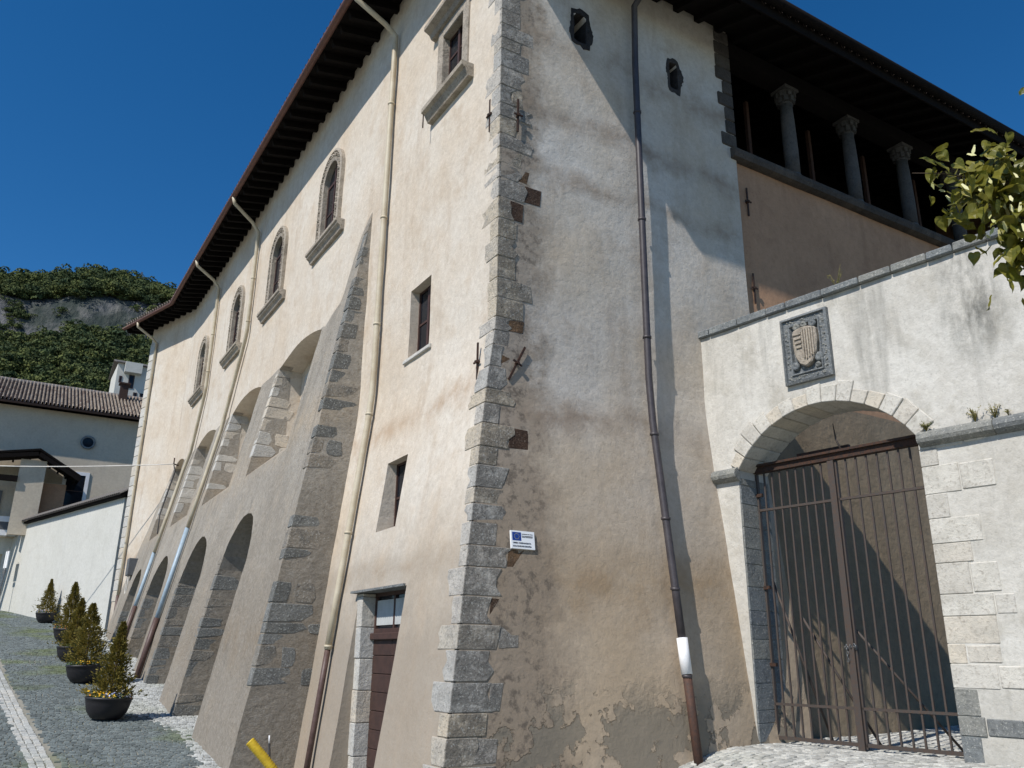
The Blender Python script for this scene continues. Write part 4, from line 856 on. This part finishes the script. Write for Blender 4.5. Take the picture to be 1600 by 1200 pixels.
MB().tube([gp_(2.05, GD, zt_ + .1), gp_(1.98, GD - .02, zt_ + .3), gp_(1.96, GD - .02, zt_ + .55)], [.018, .014, .006], 7).build('spike', MAT['iron'], GAT)
gbar((1.25, GD + .12, zt_ + .2), (2.1, GD + .12, zt_ + .2), .06, .06, 'top_rail', 'iron_dark')
s = MB()
for i in range(9):
    t = i / 9 * 2 * math.pi; c = Vector(gp_(CM + .075 * math.cos(t), GD - .05 - .03 * math.sin(t), .15 + .02 * math.sin(2 * t)))
    ring = [c + Vector((0, 0, 1)) * .022 * math.cos(a) + (GT * math.sin(t + i) + GN * math.cos(t + i)) * .014 * math.sin(a) for a in [q * math.pi / 4 for q in range(9)]]; s.tube(ring, .006, 5, False)
for i in range(4):
    c = Vector(gp_(CM - .04, GD - .085, .11 - .045 * i)); ring = [c + Vector((0, 0, 1)) * .026 * math.cos(a) + (GT if i % 2 else GN) * .014 * math.sin(a) for a in [q * math.pi / 4 for q in range(9)]]; s.tube(ring, .006, 5, False)
ch = s.build('chain', MAT['steel_grey'], None); props(ch, 'steel chain looped round the meeting post of the iron gate', 'chain')
# weeds on the string course
def weed(name, base, n, r_, hgt, label, mat='weed', grp=None):
    root = thing(name, base, label, 'plant', grp); q = random.Random(int(base[1] * 100)); s = MB(); st = MB()
    for i in range(n):
        t = q.uniform(0, 6.28); L = hgt * q.uniform(.6, 1.1); b = Vector(base); tip = b + Vector((math.cos(t) * r_ * q.random(), math.sin(t) * r_ * q.random(), L)); st.tube([b - Vector((0, 0, .02)), (b + tip) / 2 + Vector((0, 0, .02)), tip], [.004, .003, .0015], 4)
        for k_ in range(7):
            p = b.lerp(tip, q.uniform(.25, 1)); a = Vector((q.gauss(0, 1), q.gauss(0, 1), q.gauss(.3, .6))).normalized(); w = a.orthogonal().normalized() * .008; l_ = a * q.uniform(.02, .04); s.add([p - w * .3, p + l_ * .5 - w, p + l_, p + l_ * .5 + w], [(0, 1, 2, 3)])
    st.build('stem', MAT['weed'], root); s.build('leaf_tuft', MAT[mat], root, kind='stuff')
weed('wall_weed', gp_(3.5, -.06, 2.8), 16, .12, .1, 'low mossy tuft growing where the arch meets the string course', 'moss')
weed('wall_weed', gp_(4.1, -.06, 2.8), 14, .14, .16, 'dry branching weed on the string course right of the arch')
weed('wall_weed', gp_(4.33, -.06, 2.8), 10, .12, .16, 'twiggy weed beside the dry one on the string course')
weed('wall_weed', gp_(4.48, -.06, 2.8), 5, .05, .07, 'tiny sprout at the end of the row of weeds')
weed('wall_weed', gp_(2.45, .1, 5.2), 7, .2, .35, 'bare twiggy weed rising from the gateway wall coping')
# ------------------------------------------------------------------ hose and rod by the pier
s = MB(); P = [Vector((-1.6, 4.95, -1.36)), Vector((-1.5, 4.9, -1.47)), Vector((-1.38, 4.86, -1.6)), Vector((-1.26, 4.82, -1.74)), Vector((-1.12, 4.8, -1.9)), Vector((-1.02, 4.8, -1.97))]
path = []; 
for i in range(len(P) - 1):
    for k_ in range(9): path.append(P[i].lerp(P[i + 1], k_ / 9))
s.tube(path, [.068 + .013 * (i % 2) for i in range(len(path))], 14); HO = s.build('drain_hose', MAT['yellow_plastic']); props(HO, 'yellow corrugated drain pipe leaning against the buttress foot', 'pipe')
s = MB(); s.tube([(-1.2, 5.02, -1.96), (-1.24, 5.1, -1.42)], .02, 8); RD = s.build('rod', MAT['black_rubber']); MB().tube([(-1.24, 5.1, -1.43), (-1.245, 5.11, -1.3)], .012, 8).build('rod_tip', MAT['white_paint'], RD); props(RD, 'thin black rod with white tip beside the yellow pipe', 'rod')
# ------------------------------------------------------------------ planters
def make_planter(seed):
    q = random.Random(seed); wd = q.uniform(.85, 1.12); ph = q.uniform(0, 6); tw = q.uniform(.9, 1.3); root = thing('planter', (0, 0, 0))
    MB().lathe([(.2, 0), (.3, .03), (.4, .16), (.445, .32), (.46, .4), (.475, .41), (.475, .45), (.43, .45), (.42, .38), (.0, .37)], (0, 0, 0), 28).build('bowl', MAT['bowl_black'], root)
    MB().lathe([(.42, 0), (.3, .04), (0.02, .06)], (0, 0, .37), 20).build('soil', MAT['soil'], root)
    tr = MB().tube([(0, 0, .35), (.01, 0, 1.1), (0, .01, 1.9)], [.03, .02, .006], 6).build('trunk', MAT['bark'], root)
    s = MB()
    for i in range(6500):
        t = q.random() ** .95; hgt = .48 + 1.5 * t; a = q.uniform(0, 6.28); rad = (.43 * wd * (1 - t) ** tw + .012) * (1 + .3 * math.sin(hgt * 19 + 2 * a + ph) + .22 * math.sin(5 * a + hgt * 7 + ph * 2)); rr_ = rad * q.uniform(.3, 1.05)
        if q.random() < .06: rr_ = rad * q.uniform(1.1, 1.5)
        p = Vector((math.cos(a) * rr_, math.sin(a) * rr_, hgt)); dr = Vector((math.cos(a), math.sin(a), q.uniform(.2, 1.1))).normalized(); L = q.uniform(.04, .1) * (1 - .3 * t); sd_ = dr.cross(Vector((q.gauss(0, 1), q.gauss(0, 1), q.gauss(0, 1)))).normalized() * L * .24
        s.add([p, p + dr * L * .55 + sd_, p + dr * L, p + dr * L * .55 - sd_], [(0, 1, 2, 3)])
    s.build('crown', MAT['conifer'], root)
    for mt, n, a0, a1 in (('pot_leaf', 420, 0, 6.28), ('flower_yellow', 60, 2.6, 4.6), ('flower_white', 70, 4.0, 5.6), ('flower_orange', 50, 5.4, 7.2)):
        s = MB()
        for i in range(n):
            a = q.uniform(a0, a1); rr_ = q.uniform(.26, .47); p = Vector((math.cos(a) * rr_, math.sin(a) * rr_, .44 + q.uniform(-.02, .1) + (.03 if 'flower' in mt else 0))); n_ = Vector((q.gauss(0, .5) + math.cos(a) * .5, q.gauss(0, .5) + math.sin(a) * .5, 1)).normalized(); u = n_.orthogonal().normalized() * q.uniform(.018, .03); v = n_.cross(u)
            s.add([p + u, p + v, p - u, p - v], [(0, 1, 2, 3)])
        s.build('bedding_leaves' if mt == 'pot_leaf' else 'flowers', MAT[mt], root, kind='stuff')
    return root
SP = [(-3.06, 11.1, .3, 1.0, 'black bowl planter with dwarf conifer whose shadow meets the buttress'), (-3.1, 16.6, 1.4, 1.0, 'conifer planter with white and orange flowers, second along from the buttress shadow'), (-3.14, 21.2, 2.2, 1.0, 'conifer planter with yellow flowers, third along the scarp'),
      (-2.92, 27.2, 4.0, 1.12, 'tall conifer planter with yellow flowers, fourth along the scarp'), (-3.3, 37.0, 5.1, .98, 'conifer planter standing alone before the white garden wall')]
for i, (x, y, a, sc_, lb) in enumerate(SP):
    o = make_planter(i + 1); o.location = (x, y, gz(x, y) + .015); o.rotation_euler = (.03 * math.sin(i * 3 + 1), .035 * math.cos(i * 2), a); o.scale = (sc_, sc_, sc_ * (1 + .04 * math.sin(i * 2))); props(o, lb, 'planter', 'conifer planters along the street')
# ------------------------------------------------------------------ white garden wall and what lies behind
WD = Vector((math.sin(R(-15.7)), math.cos(R(-15.7)), 0)); WN = Vector((-WD.y, WD.x, 0)); W0 = Vector((-1.1, 31.0, 0))
def wpnt(t, o, z): p = W0 + WD * t + WN * o; return (p.x, p.y, z)
GWL = thing('garden_wall', wpnt(7, 0, gz(-3, 38)), 'tall white rendered garden wall with tiled coping beyond the palace', 'wall')
s = grid_solid(lin(.55, 15.4, .8), lin(-.5, 6.75, .8), lambda t, z: wpnt(t, .01 * nz(t, 1, z), z), lambda t, z: wpnt(t, -.4, z)); s.build('wall', MAT['plaster_white'], GWL, recalc=True)
s = MB(); s.prism([wpnt(.4, .2, 6.62), wpnt(.4, .2, 6.7), wpnt(.4, -.2, 7.0), wpnt(.4, -.46, 6.8), wpnt(.4, -.46, 6.62)], WD * 14.3); s.build('coping', MAT['timber_dark'], GWL, recalc=True)
for i in range(62): 
    t = .5 + i * .23; s = MB(); vs_ = []
    for (o_, z) in ((.32, 6.72), (-.2, 7.05)):
        for a in range(5): th = math.pi * a / 4; vs_.append(wpnt(t + .1 * math.cos(th), o_, z + .09 * math.sin(th)))
    s.add(vs_, [(a, a + 1, a + 6, a + 5) for a in range(4)]); s.add([wpnt(t - .1, .32, 6.7), wpnt(t + .1, .32, 6.7), wpnt(t + .1, -.2, 7.03), wpnt(t - .1, -.2, 7.03)], [(0, 1, 2, 3)]); s.build('coping_tile', MAT['roof_tile_grey'], GWL)
# sign post by the wall end
sb = Vector(wpnt(13.6, .6, 0)); sb.z = gz(sb.x, sb.y); SG = thing('sign_post', sb, 'slim post with a narrow notice panel at the end of the white wall', 'sign')
MB().tube([sb - Vector((0, 0, .1)), sb + Vector((0, 0, 3.3))], .035, 8).build('post', MAT['steel_grey'], SG)
MB().obox(sb + Vector((0, 0, 2.75)), WD, WN, (0, 0, 1), .26, .02, .45).build('panel', MAT['plaque_white'], SG)
MB().obox(sb + Vector((0, 0, 2.1)), WD, WN, (0, 0, 1), .2, .025, .1).build('small_panel', MAT['junction_grey'], SG)
# house behind with round window
HY = 46.0
HB = thing('tiled_house', (-3, HY, 2.2), 'shaded grey house with round window and brown tiled roof', 'house')
s = MB(); s.box((-14, HY, 0), (6, HY + .5, 13.75)); s.box((-14, HY + .5, 0), (-13.5, HY + 9, 13.75)); s.box((5.5, HY + .5, 0), (6, HY + 9, 13.75)); s.box((-13.5, HY + 8.5, 0), (5.5, HY + 9, 13.75)); s.build('wall', MAT['plaster_house'], HB)
s = MB(); s.lathe([(.42, 0), (.42, .12), (.3, .12), (.3, 0)], (-2.3, HY + .02, 12.05), 20, (0, -1, 0)); rw = s.build('round_window', MAT['stone_grey'], HB); MB().lathe([(.31, 0), (.31, .04)], (-2.3, HY + .0, 12.05), 18, (0, -1, 0)).build('pane', MAT['glass'], rw)
s = MB(); s.hexa([(-14.6, HY - .62, 13.72), (6.6, HY - .62, 13.72), (6.6, HY + 4.7, 16.38), (-14.6, HY + 4.7, 16.38), (-14.6, HY - .62, 13.84), (6.6, HY - .62, 13.84), (6.6, HY + 4.7, 16.5), (-14.6, HY + 4.7, 16.5)]); s.hexa([(-14.6, HY + 4.72, 16.38), (6.6, HY + 4.72, 16.38), (6.6, HY + 9.6, 13.72), (-14.6, HY + 9.6, 13.72), (-14.6, HY + 4.72, 16.5), (6.6, HY + 4.72, 16.5), (6.6, HY + 9.6, 13.84), (-14.6, HY + 9.6, 13.84)]); hr = s.build('roof', MAT['timber_dark'], HB)
s = MB(); tiles(s, (-9.5, HY - .66, 13.86), (1, 0, 0), (0, 1, .5), 76, 16, .205, .37); s.build('roof_tiles', MAT['roof_tile'], hr, kind='stuff')
s = MB(); s.prism([(-14.6, HY - .66, 13.86), (-14.6, HY - .78, 13.84), (-14.6, HY - .76, 13.72), (-14.6, HY - .66, 13.72)], (21.2, 0, 0)); s.build('gutter', MAT['iron_dark'], hr, recalc=True)
for i in range(9): MB().box((-9 + i * 1.6, HY - .5, 14.0), (-8.97 + i * 1.6, HY - .47, 14.4)).build('snow_rod', MAT['steel_grey'], hr)
s = MB(); s.box((-.75, HY + 3.2, 15.2), (-.25, HY + 3.7, 17.0)); s.box((-.85, HY + 3.1, 17.0), (-.15, HY + 3.8, 17.1)); s.build('chimney', MAT['iron_dark'], hr)
s = MB(); s.box((-2.1, HY - .06, 7.2), (-1.9, HY + .05, 10.0)); s.box((-3.3, HY - .06, 10.0), (-1.9, HY + .05, 10.2)); s.box((-3.3, HY - .06, 7.2), (-3.1, HY + .05, 10.0)); hwn = s.build('house_window', MAT['white_paint'], HB)
MB().box((-3.1, HY - .03, 7.2), (-2.1, HY - .01, 10.0)).build('pane', MAT['glass'], hwn)
for zz in (8.1, 9.0): MB().box((-3.1, HY - .05, zz), (-2.1, HY - .031, zz + .06)).build('glazing_bar', MAT['timber_frame'], hwn)
# terrace house with gabled porch at the end of the white wall
TX, TY = -5.2, 46.0
TH = thing('terrace_house', (-8, 44.5, 2.0), 'house at the end of the white wall with balcony, brown door and gabled porch roof', 'house')
e = Vector(wpnt(15.4, 0, 0))
s = MB(); s.box((-13, e.y - .02, 1), (-7.6, e.y + .3, 6.0)); s.box((-5.6, e.y - .0, 1), (e.x + .12, e.y + .3, 6.0)); s.box((-13, e.y - .02, 5.1), (-5.6, e.y + .28, 6.05)); s.build('wall', MAT['plaster_white'], TH)
MB().box((-7.6, e.y + .25, 1), (-5.6, e.y + .3, 5.1)).build('garage_door', MAT['timber_door'], TH)
for i in range(8): MB().box((-7.6, e.y + .2, 1.8 + i * .42), (-5.6, e.y + .25, 2.2 + i * .42)).build('door_board', MAT['timber_door'], TH)
MB().box((-13, e.y - .9, 6.05), (-5.5, e.y + .5, 6.35)).build('balcony_slab', MAT['white_paint'], TH)
MB().box((-13, e.y - .9, 6.8), (-5.5, e.y - .75, 7.1)).build('balcony_rail', MAT['white_paint'], TH)
MB().box((-5.6, e.y - .95, 6.05), (-5.15, e.y - .4, 7.4)).build('balcony_pillar', MAT['plaster_white'], TH)
MB().box((-13, e.y - .86, 6.36), (-5.6, e.y - .8, 6.8)).build('balcony_panel', MAT['junction_grey'], TH)
PY = 43.4; ap_ = Vector((-4.75, PY, 10.72)); rt_ = Vector((-2.5, PY, 9.42)); lf_ = Vector((-8.9, PY, 9.9))
for a, b, nm in ((ap_, rt_, 'porch_roof'), (lf_, ap_, 'porch_roof')):
    D = Vector((0, 2.5, 0)); z_ = Vector((0, 0, .12)); pr_ = MB().hexa([a, b, b + D, a + D, a + z_, b + z_, b + D + z_, a + D + z_]).build(nm, MAT['timber_dark'], TH, recalc=True)
    for i in range(5): 
        t = (i + .5) / 5; p = a.lerp(b, t); MB().beam(p + Vector((0, .02, -.07)), p + Vector((0, 2.5, -.07)), .1, .13).build('porch_rafter', MAT['timber_dark'], pr_)
MB().beam(ap_ + Vector((0, .05, -.2)), rt_ + Vector((0, .05, -.14)), .12, .22).build('porch_beam', MAT['timber_dark'], TH)
MB().beam(lf_ + Vector((0, .05, -.14)), ap_ + Vector((-.05, .05, -.2)), .12, .22).build('porch_beam', MAT['timber_dark'], TH)
MB().box((-5.6, PY + .35, 6.0), (-4.3, PY + .75, 10.2)).build('porch_pier', MAT['plaster_house'], TH)
MB().box((-4.3, PY + 1.2, 6.0), (-3.1, PY + 1.4, 9.1)).build('porch_side_wall', MAT['plaster_loggia'], TH)
MB().box((-12, PY + 2.2, 6.0), (-3.1, PY + 2.4, 9.3)).build('porch_back_wall', MAT['plaster_house'], TH)
MB().box((-12, PY + .2, 8.9), (-5.6, PY + .5, 9.2)).build('porch_lintel', MAT['timber_dark'], TH)
MB().box((-7.2, PY + 2.12, 6.2), (-6.2, PY + 2.2, 8.6)).build('shutter', MAT['junction_grey'], TH)
# far houses on the slope
def far_house(name, x0, x1, y0, y1, z0, z1, label, wall='plaster_white', wins=()):
    root = thing(name, ((x0 + x1) / 2, y0, z0), label, 'house', 'houses on the slope behind')
    MB().box((x0, y0, z0), (x1, y1, z1)).build('wall', MAT[wall], root)
    ym = (y0 + y1) / 2; s = MB(); s.prism([(x0 - .25, y0 - .4, z1 - .02), (x0 - .25, ym, z1 + 1.3), (x0 - .25, y1 + .4, z1 - .02), (x0 - .25, y1 + .4, z1 + .1), (x0 - .25, ym, z1 + 1.44), (x0 - .25, y0 - .4, z1 + .1)], (x1 - x0 + .5, 0, 0)); rf = s.build('roof', MAT['roof_tile_grey'], root, recalc=True)
    for (a, b, c_, d_) in wins: w_ = MB().box((a, y0 - .05, c_), (b, y0 + .02, d_)).build('window', MAT['timber_door'], root); MB().box((a + .1, y0 - .07, c_ + .1), (b - .1, y0 - .051, d_ - .1)).build('pane', MAT['glass'], w_)
    return root
far_house('far_house', -20, 12, 66, 74, 8, 20.6, 'long low house with grey tiled roof behind the tiled house', 'plaster_house')
fh = far_house('far_house', 1.9, 9.5, 90, 97, 14, 31.2, 'white house with small windows high on the slope', 'plaster_white', ((2.2, 2.5, 28.9, 29.7), (3.2, 3.8, 28.4, 30.0), (3.9, 4.3, 26.6, 28), (4.6, 5.4, 24, 28)))
MB().box((2.6, 89.2, 30.1), (4.4, 90.0, 31.3)).build('bay', MAT['plaster_white'], fh)
MB().box((1.5, 88.6, 26.9), (3.6, 90, 27.1)).build('lean_to', MAT['timber_dark'], fh)
# ------------------------------------------------------------------ cables and junction box on the far scarp
def zz_(p, q_, sag, n=12): return [Vector(p).lerp(Vector(q_), i / n) - Vector((0, 0, sag * 4 * (i / n) * (1 - i / n))) for i in range(n + 1)]
pA = Vector((-.12, 26.4, 7.35)); pB = Vector((-12.5, 37.5, 8.2))
c1 = MB().tube(zz_(pA, pB, .25, 20), .02, 6).build('overhead_cable', MAT['cable_white']); props(c1, 'white overhead cable strung from the palace wall across the street', 'cable')
MB().tube([(0.05, 26.4, 7.3), (-.14, 26.4, 7.35), (-.14, 26.4, 7.6)], .03, 6).build('cable_bracket', MAT['iron_dark'], PAL)
xs_ = lambda y, z: xS(y, z) - .03
cb = MB().tube([(-.13, 26.4, 7.3)] + [(xs_(26.3 - .0 * k_, z), 26.2 - .5 * (7 - z) * .0, z) for k_, z in enumerate((7.0, 6.2, 5.2))] + [(xs_(25.4, 4.4), 25.0, 4.3)], .025, 6).build('black_cable', MAT['cable_black']); props(cb, 'black cable running down the plaster below the overhead wire', 'cable')
jb = MB(); yj, zj = 28.7, 3.3; jb.box((xS(yj, zj) - .28, yj - .3, zj - .35), (xS(yj, zj) + .12, yj + .3, zj + .35)); JB = jb.build('junction_box', MAT['junction_grey'], None, bevel=.02); props(JB, 'grey junction box fixed low on the far scarp', 'box')
lp = [(xS(yj, zj) - .2 + 0 * t, yj + .22 * math.cos(t), zj - .75 + .42 * math.sin(t)) for t in [i * math.pi / 8 for i in range(-12, 5)]]
cbl = MB().tube(lp, .018, 6).build('cable_loop', MAT['cable_white']); props(cbl, 'pale cable loop hanging under the grey junction box', 'cable')
# ------------------------------------------------------------------ lime tree at the right
tb = Vector((2.7, -9.2, gz(2.7, -9.2))); LT = thing('lime_tree', tb, 'lime tree with leafy branch and pale flower bracts before the gateway wall', 'tree')
s = MB(); s.tube([tb - Vector((0, 0, .2)), tb + Vector((0, .05, 1.6)), tb + Vector((-.1, .1, 3.2)), tb + Vector((.1, .2, 5.2))], [.2, .16, .13, .07], 12)
fork = tb + Vector((-.08, .1, 3.0))
limbs = [(fork, Vector((1.75, -8.4, 2.8)), Vector((.92, -7.72, 3.0)), Vector((.34, -7.17, 3.1)), Vector((.08, -6.88, 3.22)), Vector((-.0, -6.8, 3.28))), (Vector((.92, -7.72, 3.0)), Vector((.55, -7.45, 2.86)), Vector((.24, -7.14, 2.8)), Vector((.13, -7.02, 2.82))), (fork + Vector((0, 0, .6)), Vector((1.5, -8.5, 3.6)), Vector((.8, -7.75, 3.7)), Vector((.36, -7.4, 3.6))), (fork + Vector((0, 0, .3)), tb + Vector((1.2, -.8, 4.2)), tb + Vector((2.0, -1.3, 4.8))), (fork + Vector((0, 0, .5)), tb + Vector((.7, 1.0, 4.6)), tb + Vector((1.3, 1.5, 5.2)))]
for L_ in limbs: s.tube(list(L_), [.07 * (1 - .8 * i / (len(L_) - 1)) + .004 for i in range(len(L_))], 7)
s.build('trunk', MAT['bark'], LT)
def leaf_mesh(nm, L, fold):
    half = [(0, .0), (.16, -.07), (.34, -.06), (.46, .08), (.5, .26), (.45, .46), (.34, .64), (.2, .82), (.07, .97), (0, 1.1)]; vs_ = []; fs_ = []
    zf = lambda x, y: (abs(x) * fold - .22 * y * y + .05 * math.sin(9 * y + 4 * x)) * L
    for sg in (1, -1):
        b = len(vs_)
        for x, y in half: vs_.append((sg * x * L, y * L, zf(x, y)))
        for x, y in half[1:-1]: vs_.append((sg * x * L * .45, (y * .8 + .08) * L, zf(x * .45, y * .8 + .08) - .012 * L))
        n = len(half) - 2; ax = len(vs_)
        for i in range(n): vs_.append((0, (.02 + .95 * i / (n - 1)) * L, zf(0, .02 + .95 * i / (n - 1))))
        for i in range(n - 1):
            o1, o2, m1, m2, a1, a2 = b + 1 + i, b + 2 + i, b + len(half) + i, b + len(half) + i + 1, ax + i, ax + i + 1
            for f in ((o1, o2, m2, m1), (m1, m2, a2, a1)): fs_.append(f if sg > 0 else f[::-1])
        for f in ((b, b + 1, b + len(half), ax), (b + len(half) - 2, b + len(half) - 1, ax + n - 1, b + 2 * len(half) - 3)): fs_.append(f if sg > 0 else f[::-1])
    me = bpy.data.meshes.new(nm); me.from_pydata(vs_, [], fs_); me.materials.append(MAT['leaf_lime']); me.polygons.foreach_set('use_smooth', [True] * len(fs_)); return me
LM = [leaf_mesh('leaf', .105, .25), leaf_mesh('leaf', .12, .12), leaf_mesh('leaf', .085, .4), leaf_mesh('leaf', .07, .3)]
k_ = MAT['leaf_lime'].node_tree
q = random.Random(21); rest = MB(); nleaf = 0
targets = []
def along(pl, t): 
    f = t * (len(pl) - 1); i = min(int(f), len(pl) - 2); return pl[i].lerp(pl[i + 1], f - i)
def leaf_matrix(p):
    dr = Vector((q.gauss(0, .7), q.gauss(0, .7), q.gauss(-.55, .5))).normalized(); n_ = Vector((q.gauss(-.3, .5), q.gauss(-.2, .5), q.gauss(.8, .4))); n_ = (n_ - dr * n_.dot(dr)).normalized(); x_ = dr.cross(n_)
    M_ = Matrix((x_, dr, n_)).transposed().to_4x4(); M_.translation = p; return M_
def spot(li, t0, t1, sp, dz=0):
    p = along(limbs[li], q.uniform(t0, t1)); return p + Vector((q.gauss(0, sp), q.gauss(0, sp), q.gauss(dz, sp * 1.1)))
near = [(0, .5, 1.0, .13, -.02)] * 120 + [(1, .25, 1.0, .12, -.06)] * 105 + [(2, .65, 1.0, .14, -.1)] * 70
for li, t0, t1, sp, dz in near:
    M_ = leaf_matrix(spot(li, t0, t1, sp, dz)); o = bpy.data.objects.new('leaf', q.choice(LM)); COL.objects.link(o); o.parent = LT; M2 = M_.copy(); M2.translation = M_.translation - tb; o.matrix_local = M2; nleaf += 1
for i in range(2600):
    if i < 900: p = spot(q.choice((0, 0, 1, 1, 2)), 0.42, .92, .14, -.05)
    elif i < 1300: p = spot(q.choice((0, 1, 2)), 0.1, .6, .22)
    else:
        c_ = q.choice([along(L_, q.uniform(.4, 1)) for L_ in limbs[3:]] + [tb + Vector((.4, .1, 5.2)), tb + Vector((1.0, -.3, 4.4))]); p = c_ + Vector((q.gauss(0, .5), q.gauss(0, .5), q.gauss(0, .5)))
    M_ = leaf_matrix(p); me = LM[i % 4]; rest.add([tuple(M_ @ v.co) for v in me.vertices], [tuple(f.vertices) for f in me.polygons])
tw_ = MB()
for i in range(60):
    li = q.choice((0, 1, 2)); a_ = along(limbs[li], q.uniform(.45, .98)); b_ = a_ + Vector((q.gauss(0, .12), q.gauss(0, .12), q.gauss(-.02, .12))); tw_.tube([a_, a_.lerp(b_, .5) + Vector((0, 0, .02)), b_], [.005, .004, .002], 5)
tw_.build('twigs', MAT['bark'], LT, kind='stuff')
rest.build('crown', MAT['leaf_lime'], LT, kind='stuff')
br = MB()
for i in range(130):
    p = spot(q.choice((0, 0, 1, 1, 2)), .5, 1, .12, -.03); dr = Vector((q.gauss(0, .4), q.gauss(0, .4), -1)).normalized(); w = Vector((-.8, -.5, .1)).cross(dr).normalized() * .012; L = q.uniform(.06, .11); br.add([p - w * .5, p + w * .5, p + dr * L * .6 + w, p + dr * L, p + dr * L * .6 - w], [(0, 1, 2, 3, 4)])
br.build('flower_bracts', MAT['bract'], LT, kind='stuff')
# ------------------------------------------------------------------ hill with cliff and wood
def hz_(x, y):
    sh = 10 * nz(x, 0, 3, .02) + 4 * nz(x, 4, 8, .07); k_ = 1 + .05 * math.sin(x * .035 + 1.2) - .0000075 * (x - 5) ** 2 + .03 * nz(x, 0, 3, .03)
    b = float(np.interp(y + sh, [170, 225, 262, 281, 291, 320, 420], [14, 46, 78, 92, 111, 127, 100]))
    return 14 + (b - 14) * max(.3, k_) + 2.5 * nz(x, y, 5, .05) * sstep(170, 220, y)
xs_h = lin(-260, 260, 6.5); ys_h = lin(170, 420, 3.2); V = np.array([(x, y, hz_(x, y)) for y in ys_h for x in xs_h])
s = MB(); nx = len(xs_h); s.add(V.tolist(), [(j * nx + i, j * nx + i + 1, (j + 1) * nx + i + 1, (j + 1) * nx + i) for j in range(len(ys_h) - 1) for i in range(nx - 1)], True)
HL = s.build('hill', MAT['hill_rock'], kind='structure'); HL['label'] = 'steep rocky hillside with a cliff band behind the town'
def crown_template(seed, n=300):
    g = np.random.default_rng(seed); vs_ = []; lob = g.normal(size=(7, 3)) * [.55, .55, .35]
    for i in range(n):
        c_ = lob[g.integers(7)]; d_ = g.normal(size=3); d_ /= np.linalg.norm(d_); d_[2] = abs(d_[2]) * .8 - .15; p = c_ + d_ * .52; n_ = d_ + g.normal(size=3) * .5; n_ /= np.linalg.norm(n_); u = np.cross(n_, g.normal(size=3)); u /= np.linalg.norm(u); v = np.cross(n_, u); r_ = g.uniform(.07, .15); vs_ += [p + u * r_, p + v * r_ * .8, p - u * r_, p - v * r_ * .8]
    return np.array(vs_)
TPL = [crown_template(i) for i in range(7)]
allv = []; g = np.random.default_rng(5); cnt = 0
for i in range(9000):
    x = g.uniform(-95, 95); y = g.uniform(205, 328); az = x / y
    if not (-.13 < az < .2): continue
    sl = (hz_(x, y + 2) - hz_(x, y - 2)) / 4
    if sl > 1.25 and nz(x, y, 2, .06) < .3 and g.random() < .93: continue
    r_ = g.uniform(1.6, 3.7) * (.6 if sl > 1.25 else 1); T = TPL[g.integers(7)]; a = g.uniform(0, 6.28); ca, sa = math.cos(a), math.sin(a)
    P = T.copy(); P = np.stack([P[:, 0] * ca - P[:, 1] * sa, P[:, 0] * sa + P[:, 1] * ca, P[:, 2] * g.uniform(.8, 1.15)], 1) * r_ + [x, y, hz_(x, y) + r_ * .7]; allv.append(P); cnt += 1
allv = np.concatenate(allv); nq = len(allv) // 4
me = bpy.data.meshes.new('wood'); me.vertices.add(len(allv)); me.vertices.foreach_set('co', allv.astype(np.float32).ravel()); me.loops.add(len(allv)); me.loops.foreach_set('vertex_index', np.arange(len(allv), dtype=np.int32)); me.polygons.add(nq); me.polygons.foreach_set('loop_start', np.arange(0, nq * 4, 4, dtype=np.int32)); me.update(calc_edges=True); me.validate(); me.materials.append(MAT['forest'])
WO = link_mesh('wood', me); props(WO, 'dense green wood covering the hillside behind the town', 'forest', kind='stuff')
# cross on the summit
cx_, cy_ = 22.0, 322.0; cz_ = hz_(cx_, cy_)
s = MB(); s.box((cx_ - .3, cy_ - .3, cz_ - 1), (cx_ + .3, cy_ + .3, cz_ + 11)); s.box((cx_ - 3, cy_ - .25, cz_ + 7.4), (cx_ + 3, cy_ + .25, cz_ + 8)); 
for a in (-1, 1): s.beam((cx_ + a * .2, cy_, cz_ + 5), (cx_ + a * 2.4, cy_, cz_ + 7.4), .2, .2); s.beam((cx_ + a * .2, cy_, cz_ + 10.4), (cx_ + a * 2.4, cy_, cz_ + 8), .2, .2)
CR = s.build('summit_cross', MAT['steel_grey']); props(CR, 'small steel cross standing on the wooded summit', 'cross')
print('hill trees', cnt, 'objects', len(bpy.data.objects))
